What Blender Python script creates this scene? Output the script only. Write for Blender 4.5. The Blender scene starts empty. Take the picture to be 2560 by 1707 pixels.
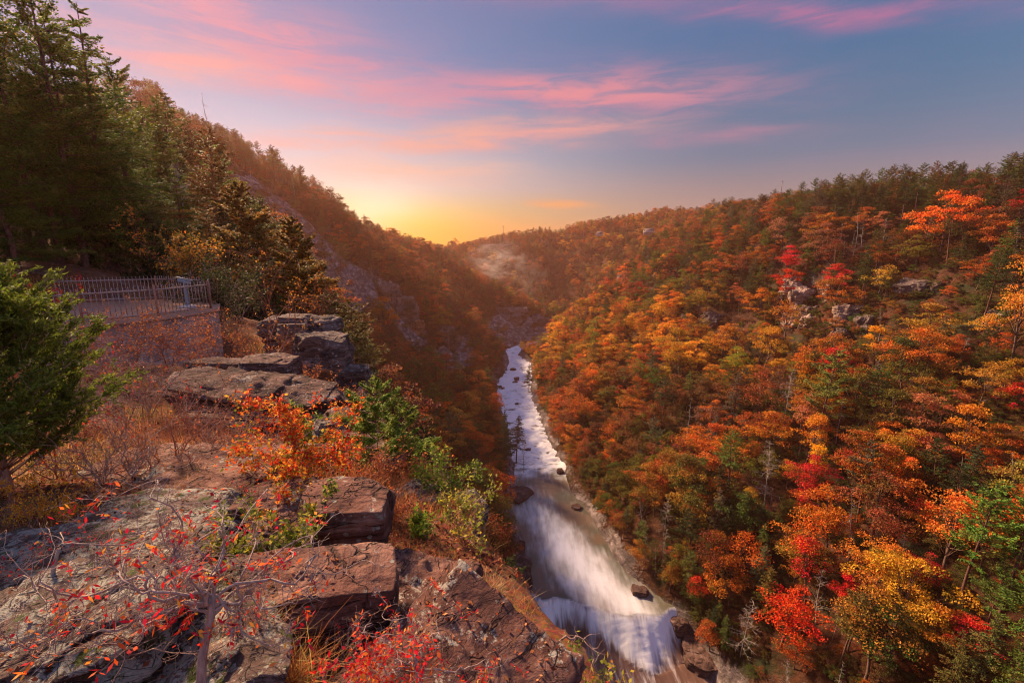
import bpy, math, random
import numpy as np
C = bpy.context.scene.collection
SC = bpy.context.scene
R = math.radians
# ------------------------------------------------------------------ camera, sky, sun, exposure
PITCH = 12.05
FPX = 1138.0                                    # focal length in pixels of the 2560 px wide photograph (16 mm lens)
cam = bpy.data.cameras.new('camera'); cam.lens = 16.0; cam.sensor_width = 36.0
cam.clip_start = 0.05; cam.clip_end = 20000
camo = bpy.data.objects.new('camera', cam); C.objects.link(camo)
camo.location = (0, 0, 0); camo.rotation_euler = (R(90 - PITCH), 0, 0)
SC.camera = camo
SC.view_settings.view_transform = 'Standard'; SC.view_settings.look = 'None'
SC.view_settings.exposure = 1.25; SC.view_settings.gamma = 1.0
SC.cycles.use_denoising = True; SC.cycles.filter_width = 1.1
SC.cycles.max_bounces = 5; SC.cycles.diffuse_bounces = 3; SC.cycles.volume_bounces = 0
SC.cycles.transparent_max_bounces = 6; SC.cycles.caustics_reflective = False; SC.cycles.caustics_refractive = False
SUN_AZ, SUN_EL = -44.0, 34.0                    # azimuth from straight ahead (negative = left), elevation
SUN_STRENGTH = 5.0; SUN_ANGLE = 8.0
sun = bpy.data.lights.new('sun', 'SUN'); sun.energy = SUN_STRENGTH; sun.angle = R(SUN_ANGLE); sun.color = (1.0, 0.67, 0.42)
suno = bpy.data.objects.new('sun', sun); C.objects.link(suno)
suno.location = (-40, 40, 60)
from mathutils import Vector, Euler, Matrix
_sd = Vector((math.sin(R(SUN_AZ)) * math.cos(R(SUN_EL)), math.cos(R(SUN_AZ)) * math.cos(R(SUN_EL)), math.sin(R(SUN_EL))))
suno.rotation_euler = _sd.to_track_quat('Z', 'Y').to_euler()

CP, SP = math.cos(R(PITCH)), math.sin(R(PITCH))
def ray(px, py):
    """direction (per unit depth along the lens axis) through a point of the 2560x1707 photograph"""
    X = (px - 1280) / FPX; D = (py - 853.5) / FPX
    return np.array([X, CP - SP * D, -SP - CP * D])
def at(px, py, d):
    return ray(px, py) * d
def proj(P):
    P = np.asarray(P, float)
    d = P[..., 1] * CP - P[..., 2] * SP
    up = P[..., 1] * SP + P[..., 2] * CP
    dd = np.where(d > 0.01, d, 0.01)
    return 1280 + FPX * P[..., 0] / dd, 853.5 - FPX * up / dd, d
def azel(px, py):
    v = ray(px, py); return math.degrees(math.atan2(v[0], v[1])), math.degrees(math.atan2(v[2], math.hypot(v[0], v[1])))

def srgb(r, g, b):
    f = lambda c: (c / 255 / 12.92) if c / 255 <= 0.04045 else ((c / 255 + 0.055) / 1.055) ** 2.4
    return (f(r), f(g), f(b), 1.0)

class NT:
    """small helper for node trees"""
    def __init__(s, tree): s.t = tree; s.n = tree.nodes; s.l = tree.links
    def node(s, typ, **kw):
        nd = s.n.new(typ)
        for k, v in kw.items(): setattr(nd, k, v)
        return nd
    def put(s, sock, v):
        if isinstance(v, bpy.types.NodeSocket): s.l.new(v, sock)
        elif v is not None: sock.default_value = v
    def m(s, op, a, b=None, c=None, clamp=False):
        nd = s.node('ShaderNodeMath', operation=op, use_clamp=clamp)
        s.put(nd.inputs[0], a); s.put(nd.inputs[1], b)
        if c is not None: s.put(nd.inputs[2], c)
        return nd.outputs[0]
    def mix(s, f, a, b, mode='MIX'):
        nd = s.node('ShaderNodeMix', data_type='RGBA', blend_type=mode)
        s.put(nd.inputs[0], f); s.put(nd.inputs[6], a); s.put(nd.inputs[7], b)
        return nd.outputs[2]
    def ramp(s, f, stops, interp='LINEAR'):
        nd = s.node('ShaderNodeValToRGB'); cr = nd.color_ramp; cr.interpolation = interp
        while len(cr.elements) > 1: cr.elements.remove(cr.elements[-1])
        for i, (p, c) in enumerate(stops):
            e = cr.elements[0] if i == 0 else cr.elements.new(p)
            e.position = p; e.color = c if len(c) == 4 else (*c, 1)
        s.put(nd.inputs[0], f); return nd.outputs[0]
    def sstep(s, x, a, b):
        nd = s.node('ShaderNodeMapRange', interpolation_type='SMOOTHSTEP')
        s.put(nd.inputs[0], x); nd.inputs[1].default_value = a; nd.inputs[2].default_value = b
        return nd.outputs[0]
    def noise(s, vec, scale, detail=4, rough=0.55, dist=0.0, dim='3D'):
        nd = s.node('ShaderNodeTexNoise', noise_dimensions=dim)
        if vec is not None: s.put(nd.inputs['Vector'], vec)
        nd.inputs['Scale'].default_value = scale; nd.inputs['Detail'].default_value = detail
        nd.inputs['Roughness'].default_value = rough; nd.inputs['Distortion'].default_value = dist
        return nd.outputs['Fac']
    def vor(s, vec, scale, feature='F1', out='Distance'):
        nd = s.node('ShaderNodeTexVoronoi', feature=feature)
        if vec is not None: s.put(nd.inputs['Vector'], vec)
        nd.inputs['Scale'].default_value = scale
        return nd.outputs[out]
    def mapping(s, vec, scale=(1, 1, 1), rot=(0, 0, 0), loc=(0, 0, 0)):
        nd = s.node('ShaderNodeMapping'); s.put(nd.inputs['Vector'], vec)
        nd.inputs['Scale'].default_value = scale; nd.inputs['Rotation'].default_value = rot; nd.inputs['Location'].default_value = loc
        return nd.outputs[0]
    def xyz(s, x, y, z):
        nd = s.node('ShaderNodeCombineXYZ')
        s.put(nd.inputs[0], x); s.put(nd.inputs[1], y); s.put(nd.inputs[2], z); return nd.outputs[0]

# ---- sky
world = bpy.data.worlds.new('World'); SC.world = world; world.use_nodes = True
def build_sky():
    t = NT(world.node_tree); t.n.clear()
    g = t.node('ShaderNodeTexCoord').outputs['Generated']
    sep = t.node('ShaderNodeSeparateXYZ'); t.put(sep.inputs[0], g)
    x, y, z = sep.outputs
    az = t.m('MULTIPLY', t.m('ARCTAN2', x, y), 57.2958)
    el = t.m('MULTIPLY', t.m('ARCTAN2', z, t.m('SQRT', t.m('ADD', t.m('MULTIPLY', x, x), t.m('MULTIPLY', y, y)))), 57.2958)
    e = t.m('DIVIDE', t.m('ADD', el, 5.0), 50.0, clamp=True)         # -5..45 degrees -> 0..1
    P = lambda d: (d + 5) / 50
    right = t.ramp(e, [(P(-5), srgb(150, 120, 110)), (P(0), srgb(196, 160, 128)), (P(3), srgb(182, 156, 145)), (P(6), srgb(158, 144, 150)), (P(9), srgb(116, 132, 158)),
                       (P(14), srgb(84, 124, 160)), (P(20), srgb(66, 118, 165)), (P(28), srgb(72, 118, 166)), (P(45), srgb(90, 110, 160))])
    left = t.ramp(e, [(P(-5), srgb(240, 140, 60)), (P(0.2), srgb(255, 178, 0)), (P(2), srgb(255, 205, 30)), (P(4), srgb(246, 218, 130)), (P(6.5), srgb(234, 222, 212)),
                      (P(10), srgb(205, 209, 224)), (P(14), srgb(166, 182, 212)), (P(19), srgb(116, 148, 196)), (P(26), srgb(98, 130, 184)), (P(45), srgb(100, 112, 165))])
    f = t.m('SUBTRACT', 1.0, t.sstep(az, -26.0, 26.0))
    back = t.sstep(t.m('ABSOLUTE', t.m('ADD', az, 20.0)), 55.0, 120.0)
    col = t.mix(f, right, left)
    col = t.mix(back, col, t.ramp(e, [(0.0, srgb(140, 124, 128)), (0.2, srgb(150, 132, 152)), (0.5, srgb(120, 126, 160)), (1.0, srgb(100, 114, 155))]))
    # deep lilac veil over the upper middle of the sky
    v = t.m('MULTIPLY', t.sstep(el, 12.0, 26.0), t.m('SUBTRACT', 1.0, t.sstep(t.m('ABSOLUTE', t.m('ADD', az, 14.0)), 8.0, 40.0)))
    col = t.mix(t.m('MULTIPLY', v, 0.04), col, srgb(150, 118, 172))
    # clouds: streaks placed by direction, their edges torn by noise
    av = t.xyz(az, el, 0.0)
    warp = t.node('ShaderNodeTexNoise'); t.put(warp.inputs['Vector'], t.mapping(av, (0.07, 0.28, 1))); warp.inputs['Scale'].default_value = 1.0; warp.inputs['Detail'].default_value = 5
    ws = t.node('ShaderNodeSeparateXYZ'); t.put(ws.inputs[0], warp.outputs['Color'])
    azw = t.m('ADD', az, t.m('MULTIPLY', t.m('SUBTRACT', ws.outputs[0], 0.5), 7.0))
    elw = t.m('ADD', el, t.m('MULTIPLY', t.m('SUBTRACT', ws.outputs[1], 0.5), 3.4))
    fine = t.noise(t.mapping(av, (0.10, 0.75, 1), (0, 0, 0.06)), 1.0, 7, 0.66, 0.6)
    fine = t.sstep(fine, 0.36, 0.62)
    big = t.noise(t.mapping(av, (0.05, 0.22, 1), (0, 0, -0.12)), 1.0, 4, 0.5)
    def streak(p0, p1, wid, amp, colr, col, soft=0.35):
        a0, e0 = azel(*p0); a1, e1 = azel(*p1)
        L = math.hypot(a1 - a0, e1 - e0) / 2; th = math.atan2(e1 - e0, a1 - a0)
        dx = t.m('SUBTRACT', azw, (a0 + a1) / 2); dy = t.m('SUBTRACT', elw, (e0 + e1) / 2)
        u = t.m('ADD', t.m('MULTIPLY', dx, math.cos(th)), t.m('MULTIPLY', dy, math.sin(th)))
        w = t.m('SUBTRACT', t.m('MULTIPLY', dy, math.cos(th)), t.m('MULTIPLY', dx, math.sin(th)))
        u = t.m('POWER', t.m('ABSOLUTE', t.m('DIVIDE', u, L)), 2.6)
        w = t.m('POWER', t.m('ABSOLUTE', t.m('DIVIDE', w, wid)), 2.0)
        g_ = t.m('EXPONENT', t.m('MULTIPLY', t.m('ADD', u, w), -1.0))
        g_ = t.m('MULTIPLY', g_, t.m('ADD', t.m('MULTIPLY', fine, 1 - soft), soft))
        return t.mix(t.m('MULTIPLY', g_, amp, clamp=True), col, srgb(*colr))
    pink = (240, 152, 166); salmon = (242, 150, 158); peach = (250, 190, 165)
    col = streak((180, -120), (1060, 230), 2.9, 0.85, (235, 145, 162), col, 0.35)
    col = streak((150, 60), (820, 215), 1.6, 0.8, (244, 152, 155), col, 0.3)
    col = streak((330, 165), (640, 170), 1.3, 0.55, (252, 172, 150), col, 0.6)
    col = streak((520, 165), (1010, 215), 0.9, 0.6, (245, 160, 165), col, 0.5)
    col = streak((900, 268), (1180, 255), 1.0, 0.75, (236, 158, 170), col, 0.3)
    col = streak((1000, 215), (1900, 215), 2.0, 0.80, (214, 140, 170), col, 0.15)
    col = streak((1180, 215), (1800, 215), 1.3, 0.95, salmon, col, 0.25)
    col = streak((1380, 262), (1560, 225), 1.0, 0.7, salmon, col, 0.3)
    col = streak((960, 352), (1660, 306), 1.1, 0.95, (246, 168, 160), col, 0.35)
    col = streak((900, 365), (1300, 320), 1.3, 0.7, (252, 182, 158), col, 0.4)
    col = streak((780, 410), (1300, 435), 1.6, 0.8, (252, 196, 172), col, 0.45)
    col = streak((560, 345), (960, 335), 1.2, 0.8, (250, 182, 165), col, 0.35)
    col = streak((1600, 345), (2020, 325), 0.7, 0.6, (200, 138, 162), col, 0.3)
    col = streak((1620, 12), (2640, -6), 0.9, 0.8, (206, 122, 164), col, 0.35)
    col = streak((1100, -40), (2000, -30), 1.3, 0.35, (180, 126, 168), col, 0.5)
    col = streak((1330, 506), (1480, 516), 0.55, 1.0, (255, 178, 110), col, 0.8)
    col = streak((880, 470), (960, 640), 5.0, 0.6, (250, 236, 214), col, 1.0)   # bright air just above the hidden sun
    col = streak((840, 575), (1230, 612), 1.5, 0.9, (255, 196, 0), col, 1.0)
    ax, ex = azel(940, 560)
    glow = t.m('EXPONENT', t.m('MULTIPLY', t.m('ADD', t.m('POWER', t.m('DIVIDE', t.m('ABSOLUTE', t.m('SUBTRACT', az, ax)), 9.5), 2.0), t.m('POWER', t.m('DIVIDE', t.m('ABSOLUTE', t.m('SUBTRACT', el, ex)), 3.6), 2.0)), -1.0))
    col = t.mix(t.m('MULTIPLY', t.sstep(big, 0.42, 0.75), 0.08), col, srgb(205, 150, 180))
    sky = t.node('ShaderNodeTexSky', sky_type='NISHITA', sun_disc=False)
    sky.sun_elevation = R(SUN_EL); sky.sun_rotation = R(SUN_AZ); sky.air_density = 1.2; sky.dust_density = 1.5
    b1 = t.node('ShaderNodeBackground'); t.put(b1.inputs[0], col); t.put(b1.inputs[1], t.m('ADD', t.m('ADD', 0.355, t.m('MULTIPLY', back, 0.5)), t.m('MULTIPLY', glow, 0.16)))
    b2 = t.node('ShaderNodeBackground'); t.put(b2.inputs[0], sky.outputs[0]); b2.inputs[1].default_value = 0.003
    add = t.node('ShaderNodeAddShader'); t.l.new(b1.outputs[0], add.inputs[0]); t.l.new(b2.outputs[0], add.inputs[1])
    out = t.node('ShaderNodeOutputWorld'); t.l.new(add.outputs[0], out.inputs[0])
build_sky()
world.cycles.sampling_method = 'MANUAL'; world.cycles.sample_map_resolution = 512

# ------------------------------------------------------------------ helpers
rng = np.random.default_rng(7)
def _hash(i, j, k, seed):
    with np.errstate(over='ignore'):
        h = (i.astype(np.int64) * 374761393 + j.astype(np.int64) * 668265263 + k.astype(np.int64) * 2147483647 + seed * 1274126177) & 0xffffffff
        h = ((h ^ (h >> 13)) * 1274126177) & 0xffffffff
        h = ((h ^ (h >> 16)) * 2246822519) & 0xffffffff
        h = h ^ (h >> 15)
    return (h & 0xffffff) / float(0xffffff) * 2 - 1
def vnoise(P, seed=0):
    P = np.asarray(P, float); i = np.floor(P).astype(np.int64); f = P - i; f = f * f * (3 - 2 * f)
    x, y, z = i[..., 0], i[..., 1], i[..., 2]; fx, fy, fz = f[..., 0], f[..., 1], f[..., 2]
    o = 0
    for a in (0, 1):
        for b in (0, 1):
            for c in (0, 1):
                w = (fx if a else 1 - fx) * (fy if b else 1 - fy) * (fz if c else 1 - fz)
                o = o + w * _hash(x + a, y + b, z + c, seed)
    return o
def fbm(P, oct=4, seed=0, lac=2.03, gain=0.5):
    P = np.asarray(P, float); o = 0; a = 1; s = 1
    for k in range(oct):
        o = o + a * vnoise(P * s + 17.3 * k, seed + k); s *= lac; a *= gain
    return o
def fbm2(x, y, sc, oct=4, seed=0):
    return fbm(np.stack([x / sc, y / sc, np.zeros_like(x) + 0.37], -1), oct, seed)

def mesh_np(name, V, F4=None, F3=None, attrs=None, mat=None, smooth=False, fmat=None):
    me = bpy.data.meshes.new(name)
    V = np.asarray(V, np.float32).reshape(-1, 3)
    lv, ls, lt = [], [], []
    n = 0
    if F4 is not None and len(F4):
        F4 = np.asarray(F4, np.int32).reshape(-1, 4); lv.append(F4.ravel()); ls.append(np.arange(len(F4)) * 4); lt.append(np.full(len(F4), 4)); n = len(F4) * 4
    if F3 is not None and len(F3):
        F3 = np.asarray(F3, np.int32).reshape(-1, 3); lv.append(F3.ravel()); ls.append(np.arange(len(F3)) * 3 + n); lt.append(np.full(len(F3), 3))
    lv = np.concatenate(lv).astype(np.int32); ls = np.concatenate(ls).astype(np.int32)
    me.vertices.add(len(V)); me.vertices.foreach_set('co', V.ravel())
    me.loops.add(len(lv)); me.loops.foreach_set('vertex_index', lv)
    me.polygons.add(len(ls)); me.polygons.foreach_set('loop_start', ls)
    if smooth: me.polygons.foreach_set('use_smooth', np.ones(len(ls), bool))
    if fmat is not None: me.polygons.foreach_set('material_index', np.asarray(fmat, np.int32))
    for k, a in (attrs or {}).items():
        a = np.asarray(a, np.float32)
        if a.ndim == 1: at_ = me.attributes.new(k, 'FLOAT', 'POINT'); at_.data.foreach_set('value', a)
        else: at_ = me.attributes.new(k, 'FLOAT_VECTOR', 'POINT'); at_.data.foreach_set('vector', a.ravel())
    me.update(calc_edges=True); me.validate()
    if mat is not None:
        for q in (mat if isinstance(mat, (list, tuple)) else [mat]): me.materials.append(q)
    return me
def link(name, me, parent=None, loc=None, coll=None):
    o = bpy.data.objects.new(name, me); (coll or C).objects.link(o)
    if parent is not None: o.parent = parent
    if loc is not None: o.location = loc
    return o
def tag(o, label=None, cat=None, group=None, kind=None):
    if label: o['label'] = label
    if cat: o['category'] = cat
    if group: o['group'] = group
    if kind: o['kind'] = kind
    return o
def empty(name, loc=(0, 0, 0), rz=0.0, s=1.0):
    o = bpy.data.objects.new(name, None); C.objects.link(o); o.empty_display_size = 0.3
    o.location = loc; o.rotation_euler = (0, 0, rz); o.scale = (s, s, s) if not hasattr(s, '__len__') else s
    return o
class MB:
    """collects geometry for one mesh"""
    def __init__(s): s.v = []; s.f4 = []; s.f3 = []; s.r = []; s.n = 0
    def add(s, V, F4=None, F3=None, rnd=None):
        V = np.asarray(V, float).reshape(-1, 3)
        if F4 is not None and len(F4): s.f4.append(np.asarray(F4).reshape(-1, 4) + s.n)
        if F3 is not None and len(F3): s.f3.append(np.asarray(F3).reshape(-1, 3) + s.n)
        s.v.append(V); s.r.append(np.zeros(len(V)) if rnd is None else np.broadcast_to(rnd, (len(V),)).astype(float)); s.n += len(V)
    def mesh(s, name, mat=None, smooth=False):
        return mesh_np(name, np.concatenate(s.v), np.concatenate(s.f4) if s.f4 else None, np.concatenate(s.f3) if s.f3 else None,
                       {'rnd': np.concatenate(s.r)}, mat, smooth)
    def tube(s, P, rad, k=5, rnd=0.0, cap=True):
        P = np.asarray(P, float); n = len(P); rad = np.broadcast_to(rad, (n,))
        T = np.gradient(P, axis=0); T /= np.linalg.norm(T, axis=1)[:, None] + 1e-9
        ref = np.array([0, 0, 1.0]) if abs(T[:, 2]).mean() < 0.8 else np.array([1.0, 0, 0])
        U = np.cross(T, ref); U /= np.linalg.norm(U, axis=1)[:, None] + 1e-9; W = np.cross(T, U)
        a = np.arange(k) * 2 * math.pi / k
        V = P[:, None] + rad[:, None, None] * (np.cos(a)[None, :, None] * U[:, None] + np.sin(a)[None, :, None] * W[:, None])
        i = np.arange(n - 1)[:, None] * k; j = np.arange(k)[None]; jn = (j + 1) % k
        F = np.stack([i + j, i + jn, i + k + jn, i + k + j], -1).reshape(-1, 4)
        F3 = [[(n - 1) * k, (n - 1) * k + q, (n - 1) * k + q + 1] for q in range(1, k - 1)] + [[0, q + 1, q] for q in range(1, k - 1)] if cap else None
        s.add(V.reshape(-1, 3), F, F3, rnd)
    def box(s, c, size, rz=0.0, M=None, rnd=0.0):
        hx, hy, hz = np.array(size) / 2
        V = np.array([[x, y, z] for x in (-hx, hx) for y in (-hy, hy) for z in (-hz, hz)])
        if M is not None: V = V @ np.array(M).T
        elif rz: cs, sn = math.cos(rz), math.sin(rz); V = np.stack([V[:, 0] * cs - V[:, 1] * sn, V[:, 0] * sn + V[:, 1] * cs, V[:, 2]], -1)
        s.add(V + np.array(c), [[0, 1, 3, 2], [4, 6, 7, 5], [0, 4, 5, 1], [2, 3, 7, 6], [0, 2, 6, 4], [1, 5, 7, 3]], None, rnd)
    def beam(s, p, q, w, h, rnd=0.0):
        p, q = np.array(p, float), np.array(q, float); d = q - p; L = np.linalg.norm(d); d /= L
        up = np.array([0, 0, 1.0]) if abs(d[2]) < .95 else np.array([0, 1.0, 0])
        a = np.cross(d, up); a /= np.linalg.norm(a); b = np.cross(a, d)
        s.box((p + q) / 2, (L, w, h), M=np.stack([d, a, b], 1), rnd=rnd)
def leaves(mb, Cn, L, W, rg, up=0.6, dirs=None, rnd=None, kite=0.5):
    """pointed leaf-sized quads at centres Cn"""
    n = len(Cn)
    nrm = rg.normal(size=(n, 3)); nrm /= np.linalg.norm(nrm, axis=1)[:, None]
    nrm[:, 2] = nrm[:, 2] * (1 - up * 0.3) + up; nrm /= np.linalg.norm(nrm, axis=1)[:, None]
    q = rg.normal(size=(n, 3)) if dirs is None else dirs + rg.normal(size=(n, 3)) * 0.3
    a = q - nrm * (q * nrm).sum(1)[:, None]; a /= np.linalg.norm(a, axis=1)[:, None] + 1e-9
    b = np.cross(nrm, a)
    L = (L * rg.uniform(0.65, 1.3, n))[:, None]; W = W * rg.uniform(0.65, 1.3, n)[:, None]
    V = np.stack([Cn - a * L * .5, Cn + b * W * .5 + a * L * (kite - .5) * .4, Cn + a * L * .5, Cn - b * W * .5 + a * L * (kite - .5) * .4], 1).reshape(-1, 3)
    F = np.arange(4 * n).reshape(-1, 4)
    r = rg.uniform(0, 1, n) if rnd is None else rnd
    mb.add(V, F, None, np.repeat(r, 4))

# ------------------------------------------------------------------ materials
def new_mat(name):
    m = bpy.data.materials.new(name); m.use_nodes = True; t = NT(m.node_tree); t.n.clear(); return m, t
def finish(t, col, rough=0.85, bump=None, bs=0.3, bd=0.1, spec=0.25, metal=0.0, trans=None):
    b = t.node('ShaderNodeBsdfPrincipled'); t.put(b.inputs['Base Color'], col); t.put(b.inputs['Roughness'], rough)
    b.inputs['Specular IOR Level'].default_value = spec; b.inputs['Metallic'].default_value = metal
    if bump is not None:
        bn = t.node('ShaderNodeBump'); bn.inputs['Strength'].default_value = bs; bn.inputs['Distance'].default_value = bd
        t.put(bn.inputs['Height'], bump); t.l.new(bn.outputs[0], b.inputs['Normal'])
    o = t.node('ShaderNodeOutputMaterial'); sh = b.outputs[0]
    if trans is not None:
        tr = t.node('ShaderNodeBsdfTranslucent'); t.put(tr.inputs[0], trans)
        ms = t.node('ShaderNodeMixShader'); ms.inputs[0].default_value = 0.42
        t.l.new(sh, ms.inputs[1]); t.l.new(tr.outputs[0], ms.inputs[2]); sh = ms.outputs[0]
    t.l.new(sh, o.inputs[0])
def leaf_mat(name, mode, col=None, hue=0.035, val=0.55, second=None):
    """mode 'OBJECT': tint from the object colour, 'INSTANCER': tint from the scattered point, 'FIXED': col"""
    m, t = new_mat(name)
    if mode == 'FIXED': c = t.node('ShaderNodeRGB').outputs[0]; c.default_value = col
    elif mode == 'OBJECT': c = t.node('ShaderNodeObjectInfo').outputs['Color']
    else: a = t.node('ShaderNodeAttribute', attribute_type='INSTANCER', attribute_name='tint'); c = a.outputs['Color']
    r = t.node('ShaderNodeAttribute', attribute_type='GEOMETRY', attribute_name='rnd').outputs['Fac']
    if second is not None:
        stops = [(0.0, col)] + [(p, q) for p, q in second]
        c = t.ramp(r, stops)
    n = t.noise(t.node('ShaderNodeTexCoord').outputs['Object'], 0.55, 2)
    if mode != 'FIXED':                          # leaves still green, or turned brown, in patches of each crown
        oi = t.node('ShaderNodeObjectInfo').outputs['Random']; oc = t.node('ShaderNodeVectorMath', operation='ADD'); t.put(oc.inputs[0], t.node('ShaderNodeTexCoord').outputs['Object'])
        t.put(oc.inputs[1], t.xyz(t.m('MULTIPLY', oi, 90.0), t.m('MULTIPLY', oi, 37.0), 0.0)); pn = t.noise(oc.outputs[0], 0.22, 3, 0.6)
        c = t.mix(t.m('MULTIPLY', t.sstep(t.m('ADD', pn, t.m('MULTIPLY', t.m('SUBTRACT', r, 0.5), 0.18)), 0.53, 0.62), 0.62), c, (0.10, 0.105, 0.020, 1))
        c = t.mix(t.m('MULTIPLY', t.m('SUBTRACT', 1.0, t.sstep(t.m('ADD', pn, t.m('MULTIPLY', t.m('SUBTRACT', r, 0.5), 0.18)), 0.36, 0.45)), 0.45), c, (0.30, 0.13, 0.035, 1))
    h = t.node('ShaderNodeHueSaturation'); t.put(h.inputs['Color'], c)
    mixr = t.m('ADD', t.m('MULTIPLY', r, 0.6), t.m('MULTIPLY', n, 0.4))
    t.put(h.inputs['Hue'], t.m('ADD', t.m('MULTIPLY', t.m('SUBTRACT', mixr, 0.5), hue * 2), 0.5))
    t.put(h.inputs['Value'], t.m('ADD', t.m('MULTIPLY', t.m('FRACT', t.m('MULTIPLY', r, 7.31)), val * 2), 1 - val))
    finish(t, h.outputs[0], 0.6, spec=0.15, trans=h.outputs[0]); return m
def bark_mat(name, c0, c1, sc=6.0):
    m, t = new_mat(name); o = t.node('ShaderNodeTexCoord').outputs['Object']
    n = t.noise(t.mapping(o, (1, 1, 0.25)), sc, 5, 0.7)
    finish(t, t.ramp(n, [(0.3, c0), (0.7, c1)]), 0.9, n, 0.5, 0.03); return m
def rock_mat(name, dark, mid, light, lichen=0.35, sc=1.0, lichcol=(0.36, 0.36, 0.30), strata=0.5, moss=0.0):
    m, t = new_mat(name)
    geo = t.node('ShaderNodeNewGeometry'); p = geo.outputs['Position']
    sp = t.node('ShaderNodeSeparateXYZ'); t.put(sp.inputs[0], geo.outputs['Normal'])
    n1 = t.noise(p, 0.9 * sc, 8, 0.62, 0.3); n2 = t.noise(t.mapping(p, (1, 1, 5), (0.12, 0.1, 0.3)), 1.4 * sc, 8, 0.65, 0.4)
    n3 = t.noise(p, 14 * sc, 6, 0.7)
    f = t.m('ADD', t.m('MULTIPLY', n1, 1 - strata), t.m('MULTIPLY', n2, strata))
    col = t.ramp(f, [(0.32, dark), (0.5, mid), (0.66, light)])
    stain = t.sstep(t.noise(t.mapping(p, (1, 1, 0.35)), 1.1 * sc, 6, 0.7, 0.8), 0.52, 0.62)
    col = t.mix(t.m('MULTIPLY', stain, 0.75), col, tuple(c * 0.45 for c in mid[:3]) + (1,))
    col = t.mix(0.45, col, t.ramp(n3, [(0.3, (0.3, 0.3, 0.3)), (0.7, (0.9, 0.88, 0.86))]), 'MULTIPLY')
    col = t.mix(t.m('SUBTRACT', 1.0, t.sstep(t.vor(p, 26 * sc), 0.0, 0.16)), col, tuple(c * 0.35 for c in dark[:3]) + (1,))
    if lichen > 0:
        a = t.noise(p, 1.7 * sc, 5, 0.6, 0.4); b = t.noise(p, 11 * sc, 6, 0.72, 0.6)
        k = t.m('ADD', t.m('MULTIPLY', a, 0.55), t.m('MULTIPLY', b, 0.45))
        mask = t.sstep(k, 0.60 - lichen * 0.16, 0.63 - lichen * 0.16)
        dots = t.m('SUBTRACT', 1.0, t.sstep(t.m('ADD', t.vor(p, 9 * sc), t.m('MULTIPLY', t.m('SUBTRACT', b, 0.5), 0.5)), 0.17, 0.24))
        dots = t.m('MULTIPLY', dots, t.sstep(a, 0.44, 0.56))
        mask = t.m('MAXIMUM', mask, dots)
        col = t.mix(t.m('MULTIPLY', mask, 0.85), col, t.ramp(n3, [(0.25, tuple(c * 0.55 for c in lichcol)), (0.7, lichcol)]))
    if moss > 0:
        mk = t.m('MULTIPLY', t.sstep(t.noise(p, 2.3 * sc, 5, 0.7), 0.60 - moss * 0.2, 0.66 - moss * 0.2), t.sstep(sp.outputs[2], 0.1, 0.6))
        col = t.mix(mk, col, (0.055, 0.07, 0.012, 1))
    bd_ = t.m('ABSOLUTE', t.m('SUBTRACT', t.m('FRACT', t.m('MULTIPLY', t.noise(t.mapping(p, (0.5, 0.5, 5.5), (0.14, 0.1, 0)), 0.8 * sc, 3, 0.5), 9.0)), 0.5))
    bl = t.m('SUBTRACT', 1.0, t.sstep(bd_, 0.015, 0.07)); col = t.mix(t.m('MULTIPLY', bl, 0.7), col, tuple(c * 0.5 for c in dark[:3]) + (1,))
    wp = t.node('ShaderNodeVectorMath', operation='ADD'); t.put(wp.inputs[0], t.mapping(p, (1, 1, 1.6), (0.3, 0.2, 0.7))); nn_ = t.node('ShaderNodeTexNoise'); t.put(nn_.inputs['Vector'], p); nn_.inputs['Scale'].default_value = 2.2 * sc; nn_.inputs['Detail'].default_value = 5; t.put(wp.inputs[1], nn_.outputs['Color'])
    ck = t.vor(wp.outputs[0], 0.95 * sc, 'DISTANCE_TO_EDGE'); ckn = t.m('MULTIPLY', t.m('SUBTRACT', 1.0, t.sstep(ck, 0.0, 0.014)), t.sstep(n1, 0.42, 0.58)); col = t.mix(t.m('MULTIPLY', ckn, 0.7), col, tuple(c * 0.4 for c in dark[:3]) + (1,))
    crack = t.vor(t.mapping(p, (1, 1, 2.2), (0.2, 0.1, 0.5)), 1.9 * sc, 'DISTANCE_TO_EDGE')
    h = t.m('ADD', t.m('MULTIPLY', n2, 1.0), t.m('ADD', t.m('MULTIPLY', n3, 0.22), t.m('SUBTRACT', t.m('MULTIPLY', t.sstep(crack, 0.0, 0.03), 0.05), t.m('ADD', t.m('MULTIPLY', bl, 0.25), t.m('MULTIPLY', ckn, 0.3)))))
    finish(t, col, 0.9, h, 0.9, 0.16 / sc, 0.2); return m
def flat_mat(name, col, rough=0.6, metal=0.0, var=0.25, sc=8.0, second=None):
    m, t = new_mat(name); o = t.node('ShaderNodeTexCoord').outputs['Object']
    n = t.noise(o, sc, 6, 0.7)
    c2 = second or tuple(c * (1 - var) for c in col[:3])
    finish(t, t.ramp(n, [(0.35, c2), (0.62, col)]), rough, n, 0.2, 0.01, metal=metal); return m
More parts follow.
